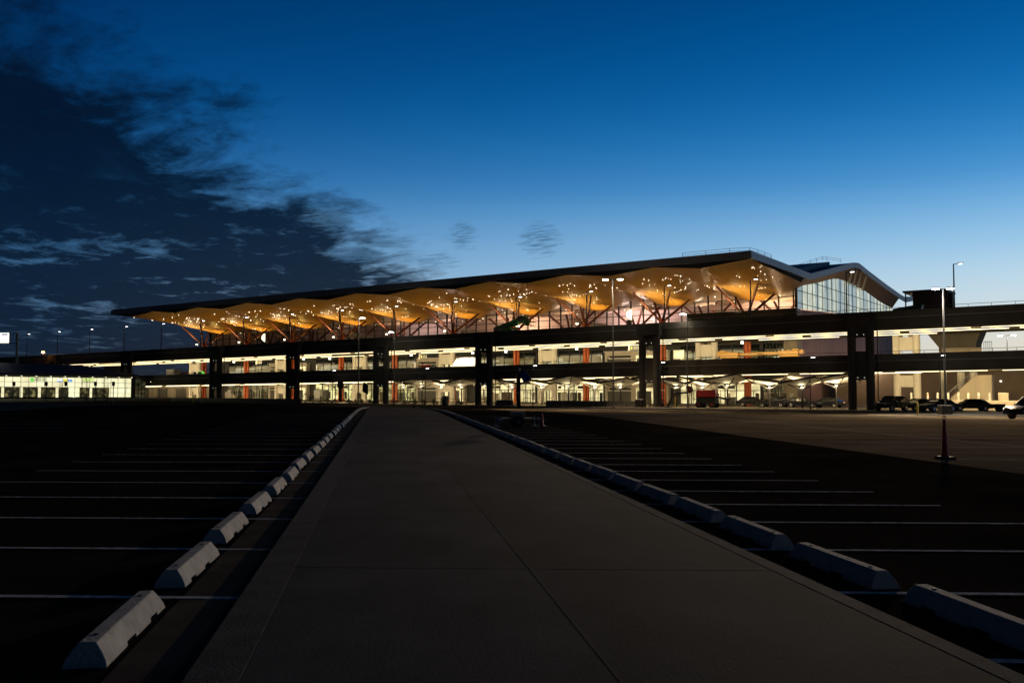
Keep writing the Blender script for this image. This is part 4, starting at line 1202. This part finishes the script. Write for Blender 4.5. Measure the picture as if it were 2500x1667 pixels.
MB().box(-.55, .55, -.4, .4, .05, 1.05).build('cabinet', M['cream'], o, bevel=.03); MB().box(-.5, .5, -.41, -.401, .1, 1.0).build('cabinet_door', M['beige'], o); MB().box(-.6,.6,-.45,.45,0,.05).build('plinth', M['kerb'], o)
lamp('AREA', W(ims(2330, 13, 950), 9.5, 3.4), 110, (1,.78,.45), (12, 1), target=W(ims(2330, 13, 950), 13, -1), name='dock_light')
# stair and the hammerhead ramp to the right
st = fthing('concrete_stair', 'pale concrete stair rising beyond the dock wall', 'stair')
sA = ims(2318, 16, 970); mb = MB()
for i in range(14): mb.box(sA+.24*i, sA+5.2, 16+.0*i, 18.6, .12+.24*i if i else .12, .12+.24*(i+1))
mb.build('steps', M['beige'], st, smooth=False)
mb = MB(); mb.bar((sA-.1,15.95,1.1), (sA+3.4,15.95,4.4), .05, .08)
for i in range(5): mb.tube((sA+.8*i,15.95,.2+.8*i*.95), (sA+.8*i,15.95,1.15+.8*i*.95), .03, k=6)
mb.build('handrail', M['rail'], st)
rm = fthing('ramp_structure', 'flared concrete ramp head seen between the two roads', 'ramp')
a0, zb0 = img(2255, 800, 24); a1, _ = img(2390, 800, 24); a2, zt0 = img(2272, 856, 24)
zz0, zz1 = ZL+.3, ZU-1.0
mb = MB(); mb.prism([(a0, zz1+.8),(a1+.4, zz1+.8),(a1-.4, zz1-1.3),(a1-.6, ZL-.3),(a0+2.6, ZL-.3),(a0+2.0, zz1-1.9)], 'y', 24, 30); mb.build('ramp_head', M['deck'], rm, smooth=False)
MB().box(a0+2.4, a1+.3, 23.6, 23.9, ZL+.4, ZL+2.4).build('ramp_parapet', M['beige'], rm)
MB().box(a0+3.6, a1+.5, 23.3, 23.58, ZL+.3, ZL+1.3).build('ramp_fascia', M['brownbox'], rm)
for q in (a0+2.0, a0+4.4, a1-1.2): MB().tube((q, 27, ZG), (q, 27, zz1), .5, k=16).build('ramp_column', M['rearpier'], rm)
mb = MB()
for q in range(5): mb.tube((a1+.6+.25*q, 23.8, ZL+1.4), (a1+.6+.25*q, 23.8, ZL+3.2), .03, k=6)
mb.tube((a1+.6,23.8,ZL+3.2), (a1+1.6,23.8,ZL+3.2), .04, k=6); mb.build('gate_rails', M['metal'], rm)
# box shelter on the upper road beyond the roof
a0, zt0 = img(2228, 714, 22); a1, _ = img(2313, 714, 22)
bx = fthing('roof_plant_room', 'brown plant room with flat roof above the upper road past the roof tip', 'plant room')
zq = zt0
MB().box(a0, a1, 22, 29, ZU+.2, zq).build('walls', M['brownbox'], bx, tilt=True)
MB().box(a0-1.3, a1+.05, 21.6, 29.3, zq+.01, zq+.25).build('flat_roof', M['dkclad'], bx, tilt=True)
MB().box(a1-1.7, a1-.2, 21.94, 21.99, zq-1.6, zq-.15).build('louvre_panel', M['pink'], bx, tilt=True)
MB().tube((a0-1.0, 22.2, ZU+.2), (a0-1.0, 22.2, zq), .1, k=8).build('corner_post', M['metal'], bx, tilt=True)
MB().box(a1+.06, a1+.6, 22.5, 23.2, ZU+.2, zq-.3).build('vent_stack', M['dkclad'], bx, tilt=True)
# dark service buildings far right, below the roads
sv = fthing('service_building', 'dark low service building under the road at the picture edge, one lit window', 'building')
s0 = ims(2395, 40, 950)
MB().box(s0-22, s0+60, 40, 60, ZG, 4.6).build('walls', M['brownbox'], sv)
MB().box(s0-22.5, s0+60, 39.5, 60, 4.61, 4.9).build('flat_roof', M['black'], sv)
MB().box(s0+.3, s0+.9, 39.9, 39.98, 1.0, 2.6).build('window', M['e_hall2'], sv)
MB().lathe((s0+2.8, 39.9, 2.7), [(.12,0),(.16,.1),(.1,.2)], 8).build('wall_lamp', M['e_small'], sv)
sw = fthing('service_building', 'dim long grey-brown service building under the road beside the rental hall', 'building')
MB().box(-260, SWL-1, 30, 40, ZG, 4.1).build('walls', M['beige'], sw, tilt=False)
MB().box(-260, SWL-1, 29.7, 40, 4.11, 4.4).build('flat_roof', M['dkclad'], sw)
for q in range(9): MB().box(SWL-9-7.5*q, SWL-5-7.5*q, 29.9, 29.98, ZG+.2, ZG+2.6).build('shutter_door', M['louvre'], sw)
# far twin lamp between the roads
s, z = img(2458, 818, 70); o = fthing('street_lamp', 'distant bright twin lamp seen between the two roads', 'street lamp', s, 70, ZG+.13)
hh = z+T*s-ZG-.13
MB().tube((0,0,0), (0,0,hh), .1, .08, k=8).build('pole', M['white'], o)
for q in (-1.1, 1.1):
    MB().bar((0,0,hh-.05), (q,0,hh), .08, .08).build('arm', M['white'], o)
    hd = MB().taper(q-.4,q+.4,-.2,.2,hh,hh+.15,.06,.04).build('lamp_head', M['metal'], o); MB().taper(q-.35,q+.35,-.18,.18,hh-.14,hh-.001,0,0).build('lens', M['e_lampcool'], hd)
# red machine, orange equipment, black jib, bin
def zg(n): return ZG+.13
s = ims(1727, 0.2, 985); o = fthing('red_utility_machine', 'dark red hooded machine on wheels under the canopies', 'machine', s, .2, ZG+.13)
MB().taper(-1.45, 1.45, -.8, .8, 1.45, 2.5, .12, .12).build('hood', M['red'], o, bevel=.12)
MB().box(-1.35, 1.35, -.7, .7, .55, 1.44).build('frame', M['black'], o)
for x in (-.95, .95):
    for sg in (-1,1):
        w_ = MB().tube((x,sg*.6,.48),(x,sg*.92,.48),.48,k=18).build('wheel', M['rubber'], o); MB().tube((x,sg*.921,.48),(x,sg*.93,.48),.2,k=12).build('rim', M['red'], w_)
MB().bar((1.4,0,1.5),(3.2,0,1.15),.25,.22).build('jib', M['black'], o)
MB().tube((-.5,0,2.5),(-.45,0,3.0),.05,k=8).build('exhaust', M['metal'], o)
for sg in (-1,1): MB().box(1.42,1.5,sg*.5-.12,sg*.5+.12,1.75,1.95).build('headlight', M['chrome'], o)
s = ims(1625, 3.2, 975); o = fthing('orange_compressor', 'bright orange machine box with white lid beside the road pier', 'machine', s, 1.4, ZG+.13)
MB().taper(-.5,.5,-.45,.45,1.15,2.3,.03,.03).build('hood', M['orangebox'], o, bevel=.06); MB().taper(-.5,.5,-.46,.46,2.301,2.5,.12,.1).build('lid', M['white'], o)
MB().box(-.42,.42,-.4,.4,.5,1.149).build('frame', M['red'], o)
for sg in (-1,1): MB().tube((0,sg*.4,.3),(0,sg*.55,.3),.3,k=14).build('wheel', M['rubber'], o)
s = ims(1652, -.5, 960); o = fthing('folded_jib', 'black folded crane jib leaning before the brightest canopy', 'crane jib', s, -1.2, ZG+.13)
MB().bar((-1.0,0,.15),(-.1,0,2.0),.28,.28).build('lower_boom', M['black'], o); MB().bar((-.15,0,1.95),(2.4,0,2.15),.22,.26).build('upper_boom', M['black'], o)
MB().tube((-.12,-.25,1.98),(-.12,.25,1.98),.22,k=12).build('elbow', M['metal'], o); MB().box(-1.4,-.6,-.4,.4,0,.14).build('foot', M['black'], o)
s = ims(1568, -1.5, 975); o = fthing('waste_bin', 'black wheeled waste bin beside the road pier', 'bin', s, -2.2, ZG+.13)
MB().taper(-.55,.55,-.4,.4,.1,1.05,-.05,-.05).build('tub', M['black'], o); MB().taper(-.63,.63,-.48,.48,1.051,1.16,.05,.1).build('lid', M['metal'], o)
for x in (-.4,.4): MB().tube((x,-.44,.1),(x,-.38,.1),.1,k=10).build('wheel', M['rubber'], o)
# sign backs by the shrubs
s = ims(831, -3, 960); o = fthing('round_sign', 'black round sign head on a broad dark post among the shrubs', 'sign', s, -3, ZG+.13)
MB().tube((0,-.06,3.2),(0,.06,3.2),.75,k=24).build('sign_disc', M['black'], o); MB().box(-.36,.36,-.05,.05,.3,2.9).build('post', M['black'], o)
s = ims(892, -4, 945); o = fthing('panel_sign', 'black tilted sign panel on a thin post near the walkway end', 'sign', s, -4, ZG+.13)
mb = MB(); mb.prism([(-.65,2.1),(-.55,3.6),(-.1,3.65),(.6,3.1),(.6,1.6),(.3,1.7)], 'y', -.05, .05); mb.build('panel', M['black'], o, smooth=False); MB().tube((.05,.1,0),(.05,.1,3.2),.05,k=8).build('post', M['metal'], o)
# jersey barriers
jb = fthing('concrete_barrier', '', 'barrier', 0, 0, 0)
MB().prism([(-.3,0),(-.3,.1),(-.16,.35),(-.1,.85),(.1,.85),(.16,.35),(.3,.1),(.3,0)], 'x', -1.5, 1.5).build('barrier_body', M['kerb'], jb, bevel=.02)
MB().box(-1.2,-.7,-.305,-.2,0.0,.06).box(.7,1.2,-.305,-.2,0.0,.06).build('lifting_slot', M['joint'], jb)
for i, x in enumerate((1232, 1355, 1392, 1428, 1470, 1505, 1540)):
    n = -1.8 - .5*(i % 2); p = W(ims(x, n, 980), n, ZG+.13); lab = f"{ordw(i)} pale concrete barrier below the canopies, counted from the walkway"
    if i == 0: q = jb; q.location = p; q['label'] = lab
    else: q = dup(jb, p, FA + R(random.uniform(-5,5)), lab)
    q['group'] = 'concrete barriers below the canopies'
# round-topped dark kiosk and low fence by the walkway's end
s = ims(1087, -2.5, 980); o = fthing('dark_kiosk', 'small black round-topped kiosk with white screens near the low fence', 'kiosk', s, -2.5, ZG+.13)
MB().prism([(-.45,0),(.45,0),(.45,1.2),(.3,1.45),(-.3,1.45),(-.45,1.2)], 'y', -.3, .3).build('housing', M['black'], o); MB().box(-.28,.1,-.31,-.301,.85,1.15).build('screen', M['white'], o); MB().box(.1,.3,-.31,-.301,.4,.6).build('slot', M['white'], o)
fe = fthing('low_fence', 'low dark post-and-rail fence along the pavement beneath the canopies', 'fence')
f0, f1 = ims(955, -2, 980), ims(1185, -2, 980); q = f0
while q < f1: MB().tube((q,-2,ZG+.13),(q,-2,ZG+1.2),.04,k=6).build('fence_post', M['brownbox'], fe); q += 1.3
MB().box(f0,f1,-2.03,-1.97,ZG+1.1,ZG+1.18).box(f0,f1,-2.03,-1.97,ZG+.6,ZG+.66).build('rails', M['brownbox'], fe)
# mesh fence from the hall front: thin posts before the second storey bays on the far side
fe = fthing('tall_fence', 'tall thin-posted dark fence before the far bays', 'fence')
f0, f1 = ims(335, -4, 980), ims(735, -4, 980); q = f0
while q < f1: MB().tube((q,-4,ZG+.13),(q,-4,ZG+3.0),.04,k=6).build('fence_post', M['metal'], fe); q += 2.4
MB().box(f0,f1,-4.02,-3.98,ZG+2.9,ZG+2.96).box(f0,f1,-4.02,-3.98,ZG+.13,ZG+.9).build('rails', M['metal'], fe)

# ------------------------------------------------------------------ shrubs and saplings
def shrub(s, n, h, w, lab, grp, m_, seed):
    rr = random.Random(seed)
    o = fthing('shrub', lab, 'shrub', s, n, ZG+.13, grp)
    mb = MB()
    for i in range(6):
        a = rr.uniform(0, 6.28); mb.tube((0,0,0), (math.cos(a)*w*.4, math.sin(a)*w*.4, h*.75), .025, .008, k=5)
    mb.build('stems', M['bark'], o)
    mb = MB()
    for i in range(260):
        a = rr.uniform(0, 6.28); q = rr.random()**.6; z = rr.uniform(.12, 1)
        rad = w*.62*q*math.sin(math.pi*min(1, .25+z*.7))
        c_ = Vector((math.cos(a)*rad, math.sin(a)*rad, h*z*(.8+.3*rr.random())))
        u_ = Vector((rr.gauss(0,1), rr.gauss(0,1), rr.gauss(0,1))).normalized()*rr.uniform(.05,.1); v_ = u_.cross(Vector((rr.gauss(0,1),rr.gauss(0,1),rr.gauss(0,1)))).normalized()*rr.uniform(.03,.06)
        mb.quad(c_-u_, c_-v_, c_+u_, c_+v_)
    mb.build('foliage', m_, o, smooth=False)
for i, (x, h, w, n) in enumerate(((745,1.9,2.0,-3.4),(764,1.5,1.8,-3.2),(783,1.2,1.4,-3.6),(800,.9,1.3,-3.3),(818,.9,1.1,-3.7),(852,.8,1.2,-3.2),(868,.7,1.0,-3.6),(884,.8,1.1,-3.3),(902,.7,1.0,-3.5),(962,.9,1.3,-3.0),(990,.8,1.1,-3.2),(1012,.9,1.2,-3.0),(1035,.8,1.1,-3.2),(1060,.9,1.2,-3.1),(1120,.8,1.2,-3.0))):
    shrub(ims(x, n, 980), n, h, w, f"{'leafy green' if i < 3 else 'small brownish'} shrub on the pavement edge, {ordw(i)} from the third road pier", 'shrubs along the pavement edge', M['leaf'] if i < 3 else M['leaf2'], 40+i)
def sapling(x, Y, h, lab, seed):
    rr = random.Random(seed); a, b, c_ = ray(x, 985); X = Y/b*a
    o = thing('bare_sapling', lab, 'sapling', (X, Y, ZG), 0, 'bare saplings before the rental hall')
    MB().tube((0,0,0), (rr.uniform(-.1,.1),0,h), .05, .015, k=6).build('trunk', M['bark'], o)
    mb = MB()
    for i in range(10):
        z = h*rr.uniform(.35,.95); q = rr.uniform(0,6.28); l = h*.22*rr.uniform(.6,1.2)
        mb.tube((0,0,z), (math.cos(q)*l*.5, math.sin(q)*l*.5, z+l), .018, .006, k=4)
    mb.build('branches', M['bark'], o)
for i, (x, h) in enumerate(((150,5.0),(198,4.8),(211,5.2),(255,5.0),(262,4.6),(306,4.4),(345,4.8))):
    sapling(x, 168, h, f"thin bare sapling on the grass bank, {ordw(i)} from the sign gantry", 70+i)

# ------------------------------------------------------------------ rental pavilion on the left
A = Vector((at(-160, 960, 168).x, 168, 0)); B = Vector((at(319, 960, 195).x, 195, 0))
dirp = (B-A); LP = dirp.length; ang = math.atan2(dirp.y, dirp.x)
pv = thing('rental_pavilion', 'low glass rental hall glowing yellow-white under a dark hipped roof', 'pavilion', (A.x, A.y, 0), ang)
def pz(x): return -.25*(x/LP)          # slight fall of the floor towards the terminal
e0, e1 = 4.2, 3.92
fl = lambda x: .1 - .38*x/LP
ev = lambda x: e0 - .28*x/LP
def psheet(name, matl, x0, x1, f0, f1, y, d=.06, parent=pv):
    """band between two heights given as shares of the facade"""
    h = lambda x, f: fl(x) + (ev(x)-fl(x))*f
    mb = MB(); mb.add([(x0,y-d,h(x0,f0)),(x1,y-d,h(x1,f0)),(x1,y-d,h(x1,f1)),(x0,y-d,h(x0,f1)),(x0,y,h(x0,f0)),(x1,y,h(x1,f0)),(x1,y,h(x1,f1)),(x0,y,h(x0,f1))],
        [(0,1,2,3),(7,6,5,4),(0,4,5,1),(1,5,6,2),(2,6,7,3),(3,7,4,0)])
    return mb.build(name, matl, parent)
psheet('upper_glazing', M['e_pav'], 0, LP, .47, .93, 0)
q = 0; i = 0
rr = random.Random(5)
while q < LP-.1:
    q2 = min(LP, q + rr.uniform(1.6, 3.4))
    psheet('lower_glazing', M['e_pavlow'] if (q < LP*.8 and rr.random() < .8) else M['e_pav'], q, q2-.01, .02, .468, 0, .05); q = q2
q = 1.2
while q < LP*.8:
    psheet('interior_column', M['e_pav'], q, q+.5, .0, .47, -.06, .03); q += 3.3
q = 0
while q <= LP+.01:
    psheet('glazing_bar', M['metal'], q-.035, q+.035, 0, 1, -.1, .05); q += 1.45
psheet('glazing_transom', M['metal'], 0, LP, .46, .48, -.09, .04); psheet('glazing_transom', M['metal'], 0, LP, .7, .715, -.09, .03); psheet('glazing_transom', M['metal'], 0, LP, .2, .21, -.09, .03)
psheet('soffit_band', M['e_pavlow'] if False else mat('olive_soffit', (.35,.32,.12), .6), -.1, LP+.1, .93, 1.0, .02, .2)
psheet('corner_panel', M['black'], LP, LP+.9, 0, 1, .1, .3)
psheet('side_glazing', M['e_dim'], LP+.92, LP+3.4, 0, .9, .4, .06)
for k_ in range(4): psheet('glazing_bar', M['metal'], LP+1.0+.75*k_, LP+1.08+.75*k_, 0, .95, .3, .05)
psheet('floor_plinth', M['soil'], -1, LP+3.6, -.16, 0, .6, 1.2)
q = 1.0
while q < LP:
    mbx = MB().lathe((q, -.45, ev(q)-.12), [(.12,0),(.12,.06)], 8); mbx.build('soffit_spot', M['e_small'], pv); q += 2.7
mb = MB()
rz0 = 6.6
mb.add([(-1,-1.6,e0+.02),(LP+1.2,-1.6,e1+.02),(LP+1.2,12,e1+.02),(-1,12,e0+.02),(-1,5.2,rz0+.1),(LP-8,5.2,rz0-.25),
        (-1,-1.6,e0+.4),(LP+1.2,-1.6,e1+.38),(LP+1.2,12,e1+.38),(-1,12,e0+.4)],
       [(0,1,7,6),(1,2,8,7),(2,3,9,8),(3,0,6,9),(6,7,5,4),(7,8,5),(8,9,4,5),(6,4,9),(3,2,1,0)])
mb.build('hipped_roof', M['pavroof'], pv, smooth=False)
# wing canopy to the terminal side
mb = MB(); mb.add([(LP+.9,-1.4,ev(LP)-.25),(LP+5.2,-1.4,ev(LP)-.9),(LP+5.2,3,ev(LP)-.9),(LP+.9,3,ev(LP)-.25),(LP+.9,-1.4,ev(LP)+.1),(LP+5.2,-1.4,ev(LP)-.7),(LP+5.2,3,ev(LP)-.7),(LP+.9,3,ev(LP)+.1)], [(0,3,2,1),(4,5,6,7),(0,1,5,4),(1,2,6,5),(2,3,7,6),(3,0,4,7)])
mb.build('wing_canopy', M['deck'], pv, smooth=False)
MB().lathe((LP+4.0,-.9,ev(LP)-1.0), [(.2,0),(.25,.06)], 10).build('canopy_lamp', M['e_small'], pv)
# lit signs on the upper glazing
mg = emit('sign_green', (.2,.75,.12), .9); mbk = mat('sign_black', (.01,.01,.01), .6); mbl = emit('sign_blue', (.3,.5,.95), .8); mye = emit('sign_yellow', (.9,.8,.1), .8); mpg = emit('sign_pale_green', (.6,.85,.2), .9)
def px2l(x): # photo column to the pavilion's own x
    a, b, c_ = ray(x, 930)
    t = (A.x*dirp.y - A.y*dirp.x) / (a*dirp.y - b*dirp.x)
    return ((Vector((t*a, t*b, 0)) - A).length) * (1 if (t*a - A.x) > 0 else -1)
hh = lambda f, x: fl(x) + (ev(x)-fl(x))*f
a, b = px2l(73), px2l(82); sgn = psheet('rental_sign', mg, a, b, .73, .9, -.12, .03)
for r_ in range(2):
    x = px2l(83); k_ = 0
    while x < px2l(112):
        w_ = .12 + .1*(k_ % 3); MB().box(x, x+w_, -.2, -.151, hh(.76+.09*r_, x), hh(.81+.09*r_, x)).build('lettering', mbk, sgn); x += w_ + .07 + (.12 if k_ % 5 == 4 else 0); k_ += 1
sgn = psheet('rental_sign', mbl, px2l(139), px2l(176), .73, .86, -.12, .02); psheet('sign_patch', mye, px2l(153), px2l(164), .72, .86, -.145, .02, sgn); psheet('sign_stripe', M['e_sign'], px2l(140), px2l(152), .79, .84, -.145, .02, sgn)
sgn = psheet('rental_sign', mpg, px2l(202), px2l(228), .8, .9, -.12, .02); psheet('sign_stripe', mat('sign_dkgreen', (.05,.2,.03), .5), px2l(202), px2l(228), .74, .77, -.12, .02, sgn)
lamp('AREA', (LP*.5, -1.2, 1.5), 120, (1,.95,.6), (LP*.9, 1.5), pv, target=(LP*.5, -10, -1), name='hall_spill')
# five black signals on posts before the hall
for i, x in enumerate((34, 113, 161, 233, 277)):
    p = at(x, 937, 164); o = thing('signal_post', f"black boxed signal on an olive post before the rental hall, {ordw(i)} from the sign gantry", 'signal', (p.x, p.y, ZG), R(5), 'black signals before the rental hall')
    MB().tube((0,0,0), (0,0,p.z-ZG), .07, k=8).build('post', M['gantry'] if i % 2 == 0 else M['metal'], o)
    MB().box(-.22,.22,-.15,.15,p.z-ZG-.35,p.z-ZG+.38).build('signal_box', M['black'], o, bevel=.03); MB().box(-.25,.25,-.28,-.151,p.z-ZG+.3,p.z-ZG+.4).build('hood', M['black'], o)
# grass bank in front of the hall
bk = MB(); a = at(-260, 978, 160); b = at(420, 982, 178)
bk.prism([(-.2,-1.3),(1.2,-.75),(5,-.35),(9,-.3),(9,-1.4)], 'x', 0, (b-a).length)
bo = bk.build('grass_bank', M['soil'], smooth=False); bo.location = (a.x, a.y, 0); bo.rotation_euler = (0,0,math.atan2(b.y-a.y, b.x-a.x)); tag(bo, kind='structure')
# sign gantry
p = at(41, 870, 190); o = thing('sign_gantry', 'white lit road sign on an olive gantry post beyond the rental hall', 'road sign', (p.x, p.y, 0), 0)
zt, zm = at(41, 811, 190).z, at(41, 870, 190).z
MB().tube((0,0,ZG), (0,0,zt), .26, k=14).build('post', M['gantry'], o)
for yy in (813.5, 837.5): z = at(20, yy, 190).z; MB().bar((-8,0,z), (0,0,z), .2, .2).build('beam', M['gantry'], o)
z0, z1 = at(20, 837, 190).z, at(20, 813, 190).z
sgn = MB().box(-8, -1.6, -.3, -.16, z0+.05, z1-.02).build('sign_face', M['e_sign'], o)
MB().box(-3.0,-1.75,-.34,-.301,z1-.45,z1-.15).build('number_panel', M['black'], sgn)
mb = MB()
for q in range(6): mb.box(-5.6+.38*q,-5.35+.38*q,-.33,-.301,z1-.38,z1-.2)
mb.build('lettering', M['black'], sgn); MB().box(-2.75,-2.67,-.33,-.301,z0+.1,z0+1.2).build('arrow', M['louvre'], sgn)
MB().box(-1.55,-1.25,-.25,-.1,z0-.1,z1+.1).build('sign_frame', M['gantry'], o)
# sodium lamp
p = at(105, 862, 215); o = thing('sodium_lamp', 'orange sodium lamp glowing low behind the road parapet', 'lamp', (p.x, p.y, ZG), 0)
MB().tube((0,0,0),(0,0,p.z-ZG),.08,k=8).build('pole', M['metal'], o); MB().lathe((0,0,p.z-ZG), [(.2,0),(.34,.15),(.34,.3),(.1,.45)], 12).build('lamp_globe', M['e_sodium'], o)
# dark shed on the upper road
s, z = img(272, 842, 22); o = fthing('dark_shed', 'dark shed with a sloping roof standing behind the upper road', 'shed', s, 22, 0)
zb = ZU+T*s
MB().box(-3.2,3.2,0,4,zb-6,zb+1.3).build('walls', M['black'], o); mb = MB(); mb.prism([(-3.6,zb+1.31),(3.6,zb+1.31),(2.2,zb+2.2),(-3.4,zb+2.4)], 'y', -.3, 4.3); mb.build('shed_roof', M['black'], o, smooth=False)
# overhead direction signs under the upper road
def hang_sign(x, y, lab):
    n = 12.5; s, z = img(x, y, n); z += T*s
    o = fthing('hanging_sign', lab, 'sign', s, n, z, 'direction signs hung under the upper road')
    MB().box(-.75,.75,-.05,.05,-.42,.42).build('panel', M['black'], o)
    MB().box(-1.15,-.8,-.08,.08,-.5,.6).build('end_panel', M['white'], o)
    MB().box(-.62,-.42,-.07,-.051,-.25,.2).build('arrow', mye, o)
    mb = MB(); mb.box(-.28,.65,-.07,-.051,.12,.2).box(-.28,.65,-.07,-.051,-.28,-.2).box(.57,.65,-.07,-.051,-.2,.12).box(-.2,.4,-.07,-.051,-.09,-.01)
    mb.build('lettering', M['white'], o)
    MB().tube((-.5,0,.42),(-.5,0,ZU-1.37+T*s-z),.03,k=6).tube((.5,0,.42),(.5,0,ZU-1.37+T*s-z),.03,k=6).build('hangers', M['metal'], o)
hang_sign(634, 884, 'black direction sign hung under the upper road by the second vestibule end' if False else 'black direction sign hung before the vestibule closest to the rental hall')
hang_sign(1035, 870, 'black direction sign hung before the vestibule above the walkway end')
hang_sign(1550, 849, 'black direction sign hung before the vestibule beside the widest pier')
# globe lamps and small things on the lower road
for i, (x, y) in enumerate(((571,883),(741,876),(805,875),(1004,866),(1154,861),(1235,858),(1408,851),(1812,836))):
    n = 13.5; s, z = img(x, y, n); z += T*s
    o = fthing('pendant_lamp', f"small white box lamp hung under the upper road, {ordw(i)} from the rental hall", 'lamp', s, n, z, 'box lamps under the upper road')
    MB().box(-.16,.16,-.16,.16,-.22,.2).build('diffuser', M['e_small'], o); MB().tube((0,0,.2),(0,0,ZU-1.37+T*s-z),.03,k=6).build('rod', M['metal'], o)
def drum(x, n, lab, m_, h=1.1, r=.28):
    s = ims(x, n, 890); o = fthing('traffic_drum', lab, 'traffic drum', s, n, ZL+.13+T*s, 'traffic drums on the lower road')
    MB().lathe((0,0,0), [(r*1.3,0),(r*1.3,.06),(r,.07),(r*.85,h-.1),(r*.5,h)], 14).build('barrel', m_, o); MB().lathe((0,0,h*.55), [(r*.94,0),(r*.92,.15)], 14).build('band', M['white'], o)
for i, (x, m_, l) in enumerate(((1031,'orangebox','orange traffic drum, first of four before the pale vestibule doors'),(1040,'orangebox','second orange traffic drum before the pale vestibule doors'),(1047,'conered','red traffic drum before the pale vestibule doors'),(1057,'louvre','grey drum beside the red one before the vestibule doors'))):
    drum(x, 3.0, l, M[m_], 1.35, .36)
for i, x in enumerate((446, 455)):
    s = ims(x, 3, 905); o = fthing('barricade', ['orange slatted barricade on the lower road nearer the rental hall','orange slatted barricade against the pale rear pier'][i], 'barricade', s, 3, ZL+.13+T*s, 'orange barricades on the lower road')
    MB().box(-.55,.55,-.04,.0,.95,1.3).box(-.55,.55,-.04,0,.5,.8).build('boards', M['orangebox'], o); MB().bar((-.5,0,0),(-.5,0,1.4),.05,.08).bar((.5,0,0),(.5,0,1.4),.05,.08).build('legs', M['metal'], o)
s = ims(424, 8, 905); o = fthing('dark_container', 'black box container on the lower road against the sky gap', 'container', s, 8, ZL+.13+T*s); MB().box(-1.2,1.2,-1,1,.1,2.2).build('container_body', M['black'], o, bevel=.04); MB().box(-1.1,1.1,-1.03,-1.001,.2,2.1).build('container_door', M['black'], o)
s = ims(491, 4, 905); o = fthing('green_generator', 'small bright green generator beside the pale rear pier', 'generator', s, 4, ZL+.13+T*s); MB().taper(-.65,.65,-.5,.5,.25,1.45,.1,.1).build('hood', emit('gen_green', (.1,.5,.15), .0) if False else mat('generator_green', (.08,.45,.12), .5), o, bevel=.1); MB().box(-.7,.7,-.4,.4,.1,.249).build('skid', M['metal'], o); MB().tube((-.35,-.5,.2),(-.35,.5,.2),.2,k=12).build('wheel', M['rubber'], o)
# lit shelter panels on the upper road
for i, (x, y, n) in enumerate(((643, 826, 8), (1536, 770, 8))):
    s, z = img(x, y, n); z += T*s
    o = fthing('lit_board', ['pale lit notice board on the upper road, above the third road pier','white lit notice board on the upper road below the middle of the roof'][i], 'notice board', s, n, z, 'lit notice boards on the upper road')
    mb = MB(); mb.prism([(-.45,-.2),(-.45,.45),(.05,.85),(.45,.95),(.45,-.75),(.1,-.55)], 'y', -.05, .05); mb.build('panel', M['e_signg'], o, smooth=False)
    MB().box(-.4,.35,-.1,.1,-2.0,-.7).build('stand', M['black'], o)

# ------------------------------------------------------------------ camera and render
cam = bpy.data.cameras.new('camera'); co = bpy.data.objects.new('camera', cam); C.objects.link(co)
cam.sensor_width = 36; cam.lens = F/2500*36; cam.clip_end = 8000; cam.clip_start = .05
co.location = (0, 0, H); co.rotation_euler = (math.pi/2 + PITCH, 0, 0)
S.camera = co
S.render.engine = 'CYCLES'
S.view_settings.view_transform = 'Standard'; S.view_settings.look = 'None'; S.view_settings.exposure = 0; S.view_settings.gamma = 1
cy = S.cycles
cy.use_denoising = True
try: cy.denoiser = 'OPENIMAGEDENOISE'
except Exception: pass
cy.max_bounces = 6; cy.diffuse_bounces = 3; cy.glossy_bounces = 3; cy.transparent_max_bounces = 6
cy.sample_clamp_indirect = 4; cy.use_light_tree = True
